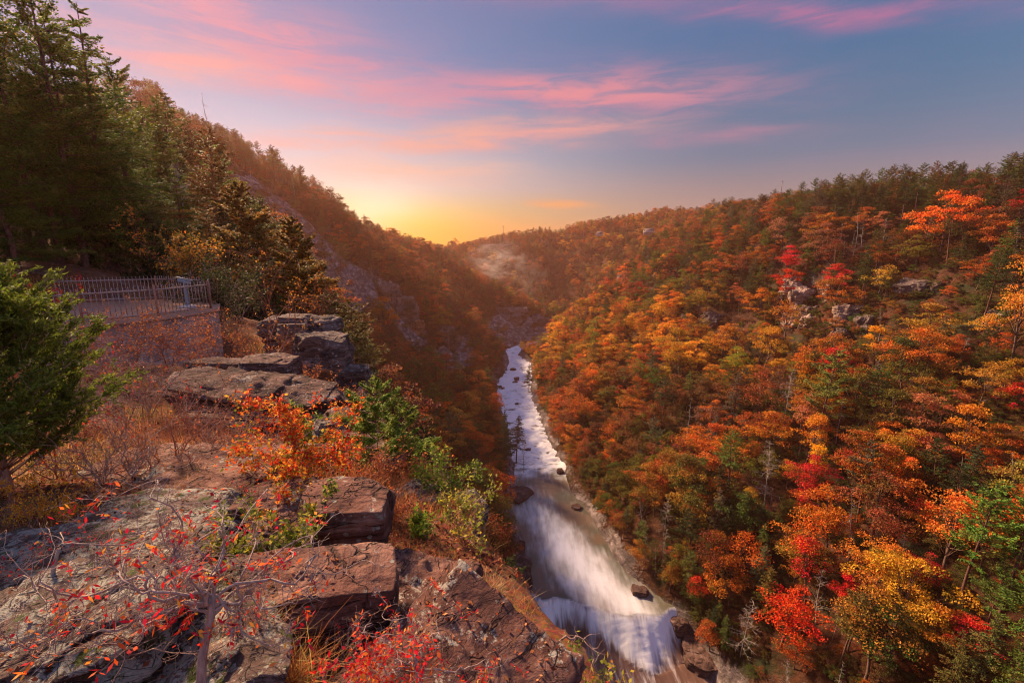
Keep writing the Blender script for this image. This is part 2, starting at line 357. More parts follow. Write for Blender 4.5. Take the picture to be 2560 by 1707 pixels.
# ------------------------------------------------------------------ the river's course: image rows -> both banks at the water level
RIV = [  # photo row, left bank column, right bank column, water level
 (874, 1262, 1304, -117.0), (888, 1268, 1296, -117.0), (905, 1272, 1326, -117.4), (930, 1262, 1332, -118.0), (960, 1242, 1328, -118.6), (1000, 1242, 1330, -119.2),
 (1030, 1254, 1346, -119.8), (1070, 1266, 1362, -120.2), (1120, 1274, 1384, -120.6), (1170, 1282, 1414, -121.2),
 (1230, 1290, 1430, -121.9), (1262, 1272, 1462, -122.4), (1300, 1278, 1486, -122.5), (1345, 1308, 1512, -122.5), (1400, 1318, 1548, -122.5),
 (1450, 1324, 1590, -122.6), (1495, 1328, 1640, -122.8), (1530, 1330, 1672, -124.4), (1575, 1332, 1704, -127.4), (1620, 1345, 1730, -130.2),
 (1660, 1372, 1752, -130.7), (1707, 1410, 1780, -130.8), (1800, 1460, 1850, -130.9), (1990, 1540, 2050, -131.0),
]
_L, _Rt = [], []
for py, xl, xr, z in RIV:
    for lst, px in ((_L, xl), (_Rt, xr)):
        v = ray(px, py); lst.append(v * (z / v[2]))
_L = np.array(_L)[::-1]; _Rt = np.array(_Rt)[::-1]
_ext = [(505, -6, 14, -117), (530, 8, 34, -116.8), (560, 48, 72, -116.5), (620, 84, 104, -116), (720, 96, 116, -115), (900, 90, 112, -113)]
rivY = np.concatenate([(_L[:, 1] + _Rt[:, 1]) / 2, [e[0] for e in _ext]])
rivL = np.concatenate([_L[:, 0], [e[1] for e in _ext]]); rivR = np.concatenate([_Rt[:, 0], [e[2] for e in _ext]])
rivZ = np.concatenate([_L[:, 2], [e[3] for e in _ext]])
o_ = np.argsort(rivY); rivY, rivL, rivR, rivZ = rivY[o_], rivL[o_], rivR[o_], rivZ[o_]
def river(y): return np.interp(y, rivY, rivL), np.interp(y, rivY, rivR), np.interp(y, rivY, rivZ)

# ------------------------------------------------------------------ the gorge: cross-sections (depth: left points from far left to the bank, right points from the bank outwards)
SEC = [
 (-60, [(-400, 48), (-200, 40), (-60, 2), (-10, -3), (4, -6), (14, -70), (45, -128)], [(90, -110), (140, -70), (190, -24), (240, 7), (420, 13)]),
 (0,   [(-400, 48), (-180, 50), (-60, 8), (-25, 0), (-3, -6), (10, -60), (45, -128)], [(92, -110), (130, -70), (180, -26), (235, 7), (420, 13)]),
 (40,  [(-400, 48), (-180, 60), (-70, 16), (-34, -1), (-20, -8), (-6, -50), (34, -126)], [(92, -105), (128, -68), (178, -24), (232, 10), (420, 16)]),
 (75,  [(-400, 48), (-190, 60), (-90, 14), (-44, -4), (-33, -11), (-16, -55), (18, -124)], [(84, -108), (112, -82), (150, -42), (205, 2), (240, 16), (420, 22)]),
 (120, [(-400, 48), (-190, 58), (-100, 14), (-66, -6), (-52, -22), (-36, -62), (0, -119)], [(78, -112), (121, -74), (156, -38), (196, 2), (232, 18), (420, 24)]),
 (160, [(-400, 48), (-190, 56), (-120, 20), (-88, -6), (-66, -36), (-44, -76), (-2, -115)], [(66, -104), (100, -82), (150, -42), (198, 0), (230, 16), (420, 22)]),
 (205, [(-400, 48), (-184, 56), (-134, 24), (-102, -12), (-76, -58), (-42, -90), (-6, -115)], [(58, -106), (110, -76), (146, -44), (192, -4), (222, 18), (420, 24)]),
 (250, [(-400, 48), (-178, 58), (-142, 32), (-100, -14), (-80, -60), (-46, -90), (-6, -116)], [(48, -106), (100, -76), (140, -44), (180, -2), (208, 16), (420, 22)]),
 (310, [(-400, 48), (-176, 54), (-148, 34), (-112, -10), (-86, -58), (-52, -88), (-8, -114)], [(42, -106), (88, -78), (126, -40), (164, -4), (192, 14), (420, 20)]),
 (360, [(-400, 48), (-168, 40), (-138, 20), (-112, -14), (-88, -52), (-50, -88), (-8, -112)], [(40, -104), (92, -68), (128, -36), (168, -2), (198, 14), (420, 20)]),
 (410, [(-400, 48), (-170, 22), (-128, 2), (-100, -22), (-76, -50), (-44, -86), (-8, -112)], [(42, -102), (94, -62), (132, -28), (180, 4), (214, 18), (420, 24)]),
 (450, [(-400, 50), (-175, 8), (-126, -8), (-94, -26), (-66, -56), (-38, -84), (-10, -108)], [(42, -98), (98, -60), (142, -22), (194, 6), (226, 20), (420, 26)]),
 (485, [(-400, 46), (-180, 0), (-130, -28), (-98, -52), (-72, -72), (-44, -92), (-14, -110)], [(44, -96), (104, -54), (150, -16), (204, 8), (240, 20), (420, 26)]),
 (530, [(-400, 44), (-190, 4), (-140, -16), (-90, -44), (-50, -70), (-16, -92), (10, -110)], [(60, -98), (112, -56), (158, -14), (214, 8), (250, 20), (420, 26)]),
 (580, [(-400, 40), (-200, 6), (-130, -8), (-84, -22), (-44, -52), (-10, -74), (34, -98)], [(92, -96), (126, -64), (170, -24), (226, 10), (262, 28), (420, 52)]),
 (630, [(-400, 36), (-210, 2), (-140, -10), (-90, -30), (-44, -66), (0, -88), (50, -104)], [(116, -94), (150, -64), (196, -22), (240, 6), (280, 26), (420, 50)]),
 (720, [(-400, 30), (-210, -8), (-140, -40), (-90, -66), (-30, -84), (20, -96), (70, -106)], [(130, -92), (168, -56), (204, -20), (246, 8), (290, 26), (420, 46)]),
 (800, [(-400, 20), (-210, -20), (-130, -50), (-60, -62), (0, -66), (40, -74), (76, -84)], [(130, -70), (170, -40), (210, -10), (260, 14), (300, 26), (420, 46)]),
 (880, [(-400, 10), (-210, -28), (-130, -36), (-60, -30), (0, -24), (40, -24), (80, -30)], [(130, -16), (170, 2), (210, 16), (260, 26), (300, 32), (480, 54)]),
 (960, [(-400, 0), (-210, -30), (-150, -20), (-90, -12), (-25, 0), (40, 8), (90, 14)], [(140, 22), (190, 32), (240, 40), (267, 44), (330, 52), (480, 66)]),
 (1050,[(-400, -10), (-230, -34), (-150, -22), (-90, -14), (-25, -2), (40, 6), (90, 12)], [(140, 20), (190, 30), (240, 36), (267, 40), (330, 46), (480, 60)]),
 (1400,[(-400, -30), (-230, -60), (-150, -60), (-90, -50), (-25, -40), (40, -30), (90, -30)], [(140, -20), (190, -20), (240, -16), (267, -10), (330, 0), (480, 0)]),
 (6000,[(-400, -60), (-230, -60), (-150, -60), (-90, -60), (-25, -60), (40, -60), (90, -60)], [(140, -60), (190, -60), (240, -60), (267, -60), (330, -60), (480, -60)]),
]
SECY = np.array([s[0] for s in SEC], float)
TT = np.linspace(0, 1, 64)
def _res(pts):                                   # resample a half section at equal steps so that sections can be blended
    p = np.array(pts, float); s = np.concatenate([[0], np.cumsum(np.hypot(*np.diff(p, axis=0).T))]); s /= s[-1]
    return np.stack([np.interp(TT, s, p[:, 0]), np.interp(TT, s, p[:, 1])], 1)
SL = np.array([_res(s[1]) for s in SEC]); SR = np.array([_res([(s[2][0])] + list(s[2][1:])) for s in SEC])
def section(y):
    k = np.clip(np.searchsorted(SECY, y) - 1, 0, len(SECY) - 2); f = (y - SECY[k]) / (SECY[k + 1] - SECY[k]); f = min(max(f, 0), 1)
    l = SL[k] * (1 - f) + SL[k + 1] * f; r = SR[k] * (1 - f) + SR[k + 1] * f
    a, b, z = river(y)
    if y < 620:
        w = min(max((590 - y) / 40, 0), 1)
        if w > 0:
            zb = min(z - 1.6, -122.5 - 10.5 * min(max((150 - y) / 8, 0), 1)) if y < 150 else z - 1.6
            bed = np.array([[a - 1.5, z + 1.6], [a + 2.5, zb], [b - 2.5, zb], [b + 1.5, z + 1.6]])
            l = l[l[:, 0] < a - 4]; r = r[r[:, 0] > b + 4]
            if w < 1: bed[:, 1] = bed[:, 1] * w + (1 - w) * (l[-1, 1] + r[0, 1]) / 2
            p = np.concatenate([l, bed, r])
            return p
    return np.concatenate([l, r])
def geo(a, n, q, s):                             # growing steps outwards
    st = a * q ** np.arange(n); return np.cumsum(st) * s
GX = np.concatenate([(-330 - geo(4, 26, 1.18, 1))[::-1], np.arange(-330, 460, 3.0), 460 + geo(4, 26, 1.18, 1)])
GY = np.concatenate([(-60 - geo(4, 22, 1.18, 1))[::-1], np.arange(-60, 120, 2.5), np.arange(120, 640, 3.0), np.arange(640, 1100, 5.0), 1100 + geo(6, 24, 1.18, 1)])
GZ = np.zeros((len(GY), len(GX)))
for i, y in enumerate(GY):
    p = section(min(max(y, -60), 5900)); GZ[i] = np.interp(GX, p[:, 0], p[:, 1])
# smooth the folds a little, then roughen with gullies and ribs away from the water
def blur(Z, n):
    for _ in range(n):
        Z = np.pad(Z, 1, 'edge'); Z = (Z[:-2, 1:-1] + Z[2:, 1:-1] + Z[1:-1, :-2] + Z[1:-1, 2:] + 4 * Z[1:-1, 1:-1]) / 8
    return Z
XX, YY = np.meshgrid(GX, GY)
ra, rb, rz = river(YY)
dist = np.maximum(np.maximum(ra - XX, XX - rb), 0); dist = np.where(YY > 600, 80, dist)
Zs = blur(GZ, 5); wgt = np.clip((dist - 4) / 14, 0, 1); GZ = Zs * wgt + GZ * (1 - wgt)
gx_, gy_ = np.gradient(Zs); slope = np.hypot(np.gradient(Zs, GY, axis=0), np.gradient(Zs, GX, axis=1))
amp = np.clip((dist - 3) / 25, 0, 1)
GZ = GZ + amp * (5.0 * fbm2(XX, YY, 46, 3, 3) + 2.2 * fbm2(XX, YY, 15, 3, 9) * np.clip(slope, 0.3, 1.5) + 0.7 * fbm2(XX, YY, 5, 2, 14) * np.clip(slope, 0.3, 1.5))
GZ += np.clip(1 - dist / 14, 0, 1) * (dist > 0) * 1.0 * fbm2(XX, YY, 6, 2, 5)
# the ledge on which the camera stands is modelled on its own finer sheet; sink the wide sheet under it
EDGE = np.array([(9, -12), (4, -6), (2.1, 0), (1.05, 2.3), (0.0, 4.3), (-1.0, 7.4), (-2.5, 10.2), (-4.8, 14.5), (-7.2, 19.2), (-11.5, 25), (-15.5, 33), (-19, 46)], float)
def edge_s(x, y): return x - np.interp(y, EDGE[:, 1], EDGE[:, 0])        # metres beyond the edge
LP = np.array([(0, -6, -1.7), (3, -6, -2), (-8, -6, -1.4), (-20, -6, 0), (-34, -4, 2), (0, 0, -1.75), (-2, 0, -1.7), (-5, 0, -1.8), (-10, 0, -1.6), (-20, 2, -0.9), (-34, 8, 1.5),
 (0.4, 2.4, -3.1), (-1.0, 2.6, -3.1), (-2, 2.0, -2.65), (-4.2, 2.4, -2.65), (-2.3, 3.4, -3.1), (-0.3, 4.2, -3.5), (-1.6, 5.5, -3.4), (-5.8, 4.7, -2.7), (-3.6, 6.2, -3.3), (-1.2, 7.4, -4.5), (-6.6, 6.4, -3.3), (-9, 8.4, -3.3),
 (-2.8, 10, -4.9), (-4.8, 8.9, -4.1), (-5, 14.5, -5.2), (-6.5, 14, -5.0), (-8.5, 12, -4.3), (-11.2, 14, -3.7), (-7.6, 19, -4.9), (-10, 18, -5.1), (-13, 16, -5.0), (-12.8, 18.3, -5.1), (-16, 13, -4.0), (-20, 10, -3.0), (-26, 16, -1.5),
 (-16, 22, -3.6), (-22, 20, -2.6), (-14, 27, -5.0), (-19, 33, -5.6), (-26, 30, -2.0), (-36, 26, 0.5), (-27, 44, -6.5), (-36, 44, 0), (-46, 40, 5), (-46, 20, 4), (-46, 0, 5)], float)
def _tps(P, z):
    d = np.hypot(P[:, None, 0] - P[None, :, 0], P[:, None, 1] - P[None, :, 1]); K = np.where(d > 0, d * d * np.log(d + 1e-9), 0) + np.eye(len(P)) * 2.0
    A = np.block([[K, np.ones((len(P), 1)), P], [np.ones((1, len(P))), np.zeros((1, 3))], [P.T, np.zeros((2, 3))]])
    return np.linalg.solve(A, np.concatenate([z, np.zeros(3)]))
_w = _tps(LP[:, :2], LP[:, 2])
def ledge_raw(x, y):
    x = np.asarray(x, float); y = np.asarray(y, float); o = _w[-3] + _w[-2] * x + _w[-1] * y
    for i in range(len(LP)):
        d2 = (x - LP[i, 0]) ** 2 + (y - LP[i, 1]) ** 2; o = o + _w[i] * 0.5 * d2 * np.log(d2 + 1e-9)
    return o
def ledge(x, y):
    s = edge_s(x, y) + 0.5 * fbm2(x, y, 3.1, 3, 21)
    z = ledge_raw(x, y) + 0.10 * fbm2(x, y, 1.1, 4, 31) + 0.05 * fbm2(x, y, 0.3, 3, 33)
    return z - np.where(s > 0, np.minimum(s * 0.8 + s * s * 2.2, 6 + s * 1.9), 0)
lx = (GX > -44) & (GX < 14); ly = (GY > -10) & (GY < 44)
sub = np.ix_(ly, lx)
GZ[sub] = np.minimum(GZ[sub], ledge(XX[sub], YY[sub]) - 1.6)
def height(x, y):
    """height of the wide sheet"""
    x = np.asarray(x, float); y = np.asarray(y, float)
    i = np.clip(np.searchsorted(GY, y) - 1, 0, len(GY) - 2); j = np.clip(np.searchsorted(GX, x) - 1, 0, len(GX) - 2)
    fy = np.clip((y - GY[i]) / (GY[i + 1] - GY[i]), 0, 1); fx = np.clip((x - GX[j]) / (GX[j + 1] - GX[j]), 0, 1)
    return (GZ[i, j] * (1 - fx) + GZ[i, j + 1] * fx) * (1 - fy) + (GZ[i + 1, j] * (1 - fx) + GZ[i + 1, j + 1] * fx) * fy
def hit(px, py, d0=30.0, d1=1400.0):
    """where the line of sight through a photo point meets the slopes"""
    v = ray(px, py); d = np.geomspace(d0, d1, 1500); P = v[None] * d[:, None]
    k = np.nonzero(P[:, 2] < height(P[:, 0], P[:, 1]))[0]
    return P[k[0]] if len(k) else None

# wide sheet mesh
def grid_mesh(name, X, Y, Z, mat, attrs=None):
    ny, nx = Z.shape; V = np.stack([np.broadcast_to(X, Z.shape), np.broadcast_to(Y, Z.shape), Z], -1).reshape(-1, 3)
    i = np.arange(ny - 1)[:, None] * nx + np.arange(nx - 1)[None]
    return mesh_np(name, V, np.stack([i, i + 1, i + nx + 1, i + nx], -1).reshape(-1, 4), None, attrs, mat, True)
def ground_material():
    m, t = new_mat('gorge_ground'); g = t.node('ShaderNodeNewGeometry'); p = g.outputs['Position']
    s = t.node('ShaderNodeSeparateXYZ'); t.put(s.inputs[0], g.outputs['Normal']); nz = s.outputs[2]
    n1 = t.noise(p, 0.07, 6, 0.6); n2 = t.noise(p, 0.6, 8, 0.7); st = t.noise(t.mapping(p, (0.35, 0.35, 1.2), (0.35, 0.1, 0)), 0.35, 8, 0.68, 0.5)
    litter = t.ramp(n2, [(0.3, (0.028, 0.012, 0.007)), (0.5, (0.075, 0.030, 0.016)), (0.7, (0.13, 0.055, 0.024))])
    litter = t.mix(t.sstep(n1, 0.5, 0.66), litter, (0.030, 0.036, 0.014, 1))
    rock = t.ramp(st, [(0.30, (0.045, 0.035, 0.034)), (0.48, (0.14, 0.11, 0.10)), (0.60, (0.30, 0.24, 0.22)), (0.72, (0.52, 0.45, 0.42))])
    streak = t.sstep(t.noise(t.mapping(p, (1, 1, 0.12)), 0.30, 6, 0.7), 0.52, 0.64)
    rock = t.mix(t.m('MULTIPLY', streak, 0.6), rock, (0.06, 0.045, 0.04, 1))
    rockk = t.node('ShaderNodeAttribute', attribute_name='rock').outputs['Fac']
    k = t.m('ADD', nz, t.m('MULTIPLY', t.m('SUBTRACT', n2, 0.5), 0.5))
    f = t.m('MAXIMUM', t.m('SUBTRACT', 1.0, t.sstep(k, 0.44, 0.56)), t.sstep(t.m('ADD', rockk, t.m('MULTIPLY', t.m('SUBTRACT', n2, 0.5), 0.9)), 0.42, 0.58))
    finish(t, t.mix(f, litter, rock), 0.92, t.m('ADD', t.m('MULTIPLY', st, 1.5), n2), 0.8, 1.4, 0.15); return m
MAT_GROUND = ground_material()
PX, PY, PD = proj(np.stack([XX, YY, GZ], -1))
def inpoly(px, py, poly):
    poly = np.array(poly, float); c = np.zeros(np.shape(px), bool); j = len(poly) - 1
    for i in range(len(poly)):
        xi, yi = poly[i]; xj, yj = poly[j]
        c ^= ((yi > py) != (yj > py)) & (px < (xj - xi) * (py - yi) / (yj - yi + 1e-9) + xi); j = i
    return c
# bare cliff faces, by where they stand on the gorge walls
CLIFFS = [(-1, [(575, 440), (640, 445), (760, 545), (860, 650), (925, 680), (950, 770), (930, 790), (860, 800), (800, 700), (690, 560), (560, 460)]),
          (-1, [(945, 700), (985, 705), (1050, 800), (1080, 850), (1040, 880), (1000, 830), (960, 770)]),
          (-1, [(1215, 800), (1280, 770), (1370, 815), (1372, 845), (1290, 850), (1220, 840)]),
          (-1, [(1080, 880), (1170, 830), (1195, 900), (1130, 950)])]
rockw = np.zeros_like(GZ)
for sgn, poly in CLIFFS:
    rockw = np.maximum(rockw, (inpoly(PX, PY, poly) & (PD > 60) & (XX * sgn > -60)).astype(float))
rockw = blur(rockw, 2)
rockw = np.maximum(rockw, np.clip(1.0 - (dist - 1) / 9, 0, 1) * (YY < 560) * (0.75 + 0.5 * fbm2(XX, YY, 14, 2, 77)))
GZ += rockw * (dist > 14) * (2.2 * np.abs(fbm2(XX + GZ * 0.6, YY, 9, 3, 41)))
gt = link('ground', grid_mesh('ground', GX[None, :], GY[:, None], GZ, MAT_GROUND, {'rock': rockw.ravel()}))
tag(gt, 'wooded gorge walls and leaf strewn ground falling to the river', kind='structure')

# near sheet
def ledge_material():
    m, t = new_mat('ledge_ground'); g = t.node('ShaderNodeNewGeometry'); p = g.outputs['Position']
    s = t.node('ShaderNodeSeparateXYZ'); t.put(s.inputs[0], g.outputs['Normal'])
    n1 = t.noise(p, 0.55, 6, 0.65); n2 = t.noise(p, 6, 8, 0.75); n3 = t.vor(t.mapping(p, (1, 1, 1)), 22.0, out='Color')
    soil = t.ramp(n2, [(0.3, (0.05, 0.02, 0.010)), (0.5, (0.20, 0.08, 0.036)), (0.68, (0.40, 0.20, 0.09))])
    soil = t.mix(0.5, soil, t.mix(1.0, n3, (0.30, 0.10, 0.05, 1), 'MULTIPLY'))
    rk = t.ramp(t.noise(t.mapping(p, (1, 1, 4)), 1.6, 8, 0.7, 0.4), [(0.35, (0.05, 0.025, 0.02)), (0.5, (0.20, 0.10, 0.075)), (0.68, (0.42, 0.27, 0.2))])
    f = t.m('MAXIMUM', t.sstep(n1, 0.55, 0.62), t.m('SUBTRACT', 1.0, t.sstep(s.outputs[2], 0.55, 0.75)))
    finish(t, t.mix(f, soil, rk), 0.92, t.m('ADD', n2, t.m('MULTIPLY', n1, 0.5)), 0.8, 0.12, 0.15); return m
lxx = np.arange(-40, 11.01, 0.16); lyy = np.arange(-8, 42.01, 0.16); LX, LY = np.meshgrid(lxx, lyy)
LZ = ledge(LX, LY)
bx = np.minimum.reduce([LX + 40, 42 - LY, LY + 8]); LZ -= np.clip(1.5 - bx, 0, 1.5) ** 2 * 1.5      # tuck the sheet's rim under the wide one
lg = link('ledge', grid_mesh('ledge', lxx[None, :], lyy[:, None], LZ, ledge_material()))
tag(lg, 'rocky brushy ledge at the rim of the gorge', kind='structure')

# ------------------------------------------------------------------ water
def river_mesh():
    ys, ts = [], np.linspace(0, 1, 57)
    rows = np.concatenate([np.arange(60, 118, 0.6), np.arange(118, 175, 0.3), np.arange(175, 330, 1.0), np.arange(330, 570, 2.0)])
    a, b, z = river(rows); V = []; foam = []; uv = []
    pyc = proj(np.stack([(a + b) / 2, rows, z], -1))[1]
    for k, y in enumerate(rows):
        x = a[k] - 3 + (b[k] - a[k] + 6) * ts
        zz = np.full_like(x, z[k])
        # rapids upstream, smooth pool, then the slanting fall
        rap = np.clip((y - 222) / 12, 0, 1)
        n = fbm(np.stack([x / 5, np.full_like(x, y / 3.2), np.zeros_like(x)], -1), 3, 50)
        zz = zz + rap * 0.8 * n
        # lip of the fall bulges downstream on the left and right: three tongues
        lipy = 140.5 + 2.6 * np.sin(ts * 8.5 + 0.2) - 12 * ts + 3.4 * fbm(np.stack([ts * 6, ts * 0, ts * 0], -1), 2, 61)
        t_ = np.clip((lipy - y) / (11.5 + 3.5 * np.sin(ts * 9 + 2)), 0, 1); drop = t_ ** 1.5 * (2.2 - 1.2 * t_)
        zfall = -122.7 - 8.0 * drop + (t_ > 0) * (t_ < 1) * 0.8 * np.minimum(t_ * 2, 1) * fbm(np.stack([x / 1.6, np.full_like(x, y / 9), x * 0], -1), 3, 62)
        w_ = min(max((185 - y) / 25, 0), 1); zz = zfall if y < 160 else zz * (1 - w_) + zfall * w_
        V.append(np.stack([x, np.full_like(x, y), zz], -1))
        f = np.zeros_like(x)
        f = np.where(y > 232, 1.05 + 0.5 * n, f)                                             # rapids
        pool = np.exp(-((ts - 0.42 - (185 - y) * 0.0045) / 0.30) ** 2)
        pf = 0.22 + 0.62 * np.clip((215 - y) / 50, 0, 1)
        f = np.where((y <= 232), np.maximum(pool * pf * 0.95, 0.14) + np.clip((y - 216) / 16, 0, 1) * (0.5 + 0.4 * n), f)
        ff = (0.45 + 0.45 * np.clip(t_ * 5, 0, 1)) - 0.75 * np.clip((t_ - 0.45 - 0.25 * np.sin(ts * 11 + 1)) / 0.5, 0, 1)
        f = np.where(t_ > 0, ff, np.where(y < 150, f * (0.75 + 0.25 * np.clip((y - lipy) / 10, 0, 1)), f)); f = np.where(t_ >= 0.98, 0.10 + 0.14 * np.exp(-((ts - .5) / .2) ** 2) * np.clip((122 - y) / 6, 0, 1), f)
        foam.append(f); uv.append(np.stack([x, np.full_like(x, y), t_], -1))
    V = np.array(V); ny, nx = V.shape[:2]
    i = np.arange(ny - 1)[:, None] * nx + np.arange(nx - 1)[None]
    m, t = new_mat('river_water'); p = t.node('ShaderNodeNewGeometry').outputs['Position']
    fo = t.node('ShaderNodeAttribute', attribute_name='foam').outputs['Fac']
    sep = t.node('ShaderNodeSeparateXYZ'); t.put(sep.inputs[0], t.node('ShaderNodeAttribute', attribute_name='flow').outputs['Vector'])
    fall = t.sstep(sep.outputs[2], 0.01, 0.1)
    silk = t.noise(t.mapping(p, (0.5, 0.10, 0.10), (0, 0, -0.15)), 1.0, 4, 0.5, 0.3)
    curtain = t.noise(t.mapping(p, (0.60, 0.10, 0.1), (0, 0, -0.45)), 1.0, 4, 0.55, 0.6)
    ripple = t.noise(t.mapping(p, (0.16, 0.42, 0.2)), 1.0, 5, 0.6, 0.8)
    sm = t.noise(t.mapping(p, (0.12, 0.07, 0.1)), 1.0, 3, 0.5)
    calm = t.m('ADD', fo, t.m('ADD', t.m('MULTIPLY', t.m('SUBTRACT', sm, 0.5), 0.7), t.m('MULTIPLY', t.m('SUBTRACT', silk, 0.5), 0.55)))
    up = t.sstep(sep.outputs[1], 222.0, 240.0)
    body = t.m('ADD', calm, t.m('MULTIPLY', t.m('MULTIPLY', t.m('SUBTRACT', ripple, 0.5), 3.4), up))
    fl = t.m('ADD', t.m('MULTIPLY', fo, 1.0), t.m('MULTIPLY', t.m('SUBTRACT', curtain, 0.5), 1.5))
    k = t.node('ShaderNodeMix', data_type='FLOAT'); t.put(k.inputs[0], fall); t.put(k.inputs[2], body); t.put(k.inputs[3], fl)
    k = k.outputs[0]
    murk = t.mix(t.sstep(t.noise(p, 0.08, 4), 0.4, 0.6), (0.17, 0.12, 0.080, 1), (0.12, 0.115, 0.08, 1))
    murk = t.mix(fall, murk, t.mix(curtain, (0.06, 0.03, 0.022, 1), (0.26, 0.15, 0.11, 1)))
    col = t.mix(t.sstep(k, 0.10, 0.95), murk, (0.86, 0.86, 0.86, 1))
    finish(t, col, t.m('ADD', 0.30, t.m('MULTIPLY', t.sstep(k, 0.2, 0.8), 0.5)), t.m('ADD', ripple, t.m('MULTIPLY', silk, 0.4)), 0.25, 0.6, 0.18)
    me = mesh_np('river', V.reshape(-1, 3), np.stack([i, i + 1, i + nx + 1, i + nx], -1).reshape(-1, 4), None,
                 {'foam': np.concatenate(foam), 'flow': np.concatenate(uv)}, m, True)
    tag(link('river', me), 'white silky river with rapids, a pool and a waterfall', kind='structure')
river_mesh()
# ------------------------------------------------------------------ tree makers: each gives (wood mesh builder, foliage mesh builder), 1 unit = 1 m, base at the origin
def unit(v): v = np.asarray(v, float); return v / (np.linalg.norm(v) + 1e-9)
def limb(mb, p, d, L, r, rg, k=5, sag=0.0, wob=0.12, seg=6, tip=0.25):
    P = [np.array(p, float)]; d = unit(d)
    for i in range(seg):
        d = unit(d + rg.normal(size=3) * wob + np.array([0, 0, sag])); P.append(P[-1] + d * L / seg)
    P = np.array(P); mb.tube(P, np.linspace(r, r * tip, seg + 1), k); return P
def broadleaf(seed, H=15.0, spread=0.42, nb=18, per=150, low=0.38, ls=0.50, lean=0.05):
    rg = np.random.default_rng(seed); w, f = MB(), MB()
    T = limb(w, (0, 0, -1.0), (rg.normal() * lean, rg.normal() * lean, 1), H * 0.84, 0.017 * H, rg, 6, 0, 0.05, 8, 0.35)
    for i in range(nb):
        h = rg.uniform(low, 1.0); a = i * 2.4 + rg.normal() * 0.4
        prof = math.sin(min(max((h - low) / (1 - low), 0), 1) ** 0.8 * math.pi * 0.86 + 0.35)
        R_ = H * spread * prof * rg.uniform(0.25, 1.25)
        c = np.array([math.cos(a) * R_, math.sin(a) * R_, H * h * 0.94]); br = H * rg.uniform(0.055, 0.15)
        j = int(np.clip((h * 0.62) * 8 / 0.78, 2, 8)); b0 = T[j]; c[:2] += T[min(j + 2, 8), :2]
        if rg.random() < 0.85:
            mid = (b0 + c) / 2 + np.array([0, 0, -0.05 * H]) * rg.random()
            w.tube(np.array([b0, b0 * 0.6 + mid * 0.4, mid, c * 0.7 + mid * 0.3, c]), [0.0065 * H, 0.005 * H, 0.004 * H, 0.0025 * H, 0.0012 * H], 4)
        n = int(per * rg.uniform(0.7, 1.3) * (br / (0.12 * H)) ** 2)
        n = max(n, 20); el_ = rg.uniform(.7, 1.5); q = rg.normal(size=(n, 3)); q /= np.linalg.norm(q, axis=1)[:, None]; q[:, 2] = np.where(q[:, 2] < -0.2, -q[:, 2] * 0.8, q[:, 2])
        rad = rg.uniform(0.35, 1.08, n) ** 0.6
        q = q * (1 + 0.35 * vnoise(q * 2.5 + i * 9, seed))[:, None]
        Cn = c + q * rad[:, None] * br * np.array([1.15 * el_, 1.15 / el_, rg.uniform(.5, .95)])
        leaves(f, Cn, ls, ls * 0.62, rg, 0.75, rnd=np.clip(rg.uniform(0, 1) * 0.45 + rg.uniform(0, .55, n), 0, 1))
    return w, f
def conifer(seed, H=20.0, low=0.35, width=0.22, tiers=20, kind='pine', ls=0.45, dens=1.0, bare=True):
    rg = np.random.default_rng(seed); w, f = MB(), MB()
    T = limb(w, (0, 0, -1.0), (rg.normal() * .02, rg.normal() * .02, 1), H * 1.03, 0.013 * H, rg, 6, 0.02, 0.02, 10, 0.08)
    zt = lambda h: np.array([np.interp(h * H, T[:, 2], T[:, k]) for k in range(2)] + [h * H])
    for i in range(tiers):
        u = i / (tiers - 1); h = low + (1 - low) * u ** 0.92 * 0.985
        Rm = H * width * ((1 - u) ** (0.75 if kind == 'hemlock' else 0.6) + 0.06) * (0.55 + 0.45 * min(1, u * 5 + .2))
        nbr = rg.integers(4, 7) if u < 0.9 else 4
        for b in range(nbr):
            a = rg.uniform(0, 6.28); L = Rm * rg.uniform(0.55, 1.15)
            if kind == 'pine' and rg.random() < 0.12: continue
            rise = rg.uniform(-0.05, 0.35) if kind == 'pine' else rg.uniform(-0.25, 0.05)
            P = limb(w, zt(h), (math.cos(a), math.sin(a), rise + 0.5 * u), L, 0.0022 * H * (1 - u * .6) + .01, rg, 3, 0.02 if kind == 'pine' else -0.03, 0.08, 5, 0.3)
            n = int(max(8, 26 * dens * L / (0.1 * H)))
            s = rg.uniform(0.25 if kind == 'pine' else 0.1, 1.0, n) * 5; j = np.minimum(s.astype(int), 4); fr = (s - j)[:, None]
            c = P[j] * (1 - fr) + P[j + 1] * fr
            side = np.cross(P[-1] - P[0], [0, 0, 1]); side = unit(side)
            c = c + side * (rg.normal(size=n) * 0.16 * L * (1.05 - s / 6))[:, None] + np.array([0, 0, 1]) * (rg.normal(size=n) * 0.035 * L + 0.06)[:, None]
            leaves(f, c, ls, ls * 0.42, rg, 1.3, dirs=(P[-1] - P[0])[None] / L, rnd=np.clip(rg.uniform(0, .5) + rg.uniform(0, .5, n), 0, 1))
    if bare:
        for i in range(9):
            h = rg.uniform(low * 0.45, low); a = rg.uniform(0, 6.28)
            limb(w, zt(h), (math.cos(a), math.sin(a), rg.uniform(-.3, .2)), H * rg.uniform(0.03, 0.10), 0.03, rg, 3, -0.03, 0.15, 3)
    return w, f
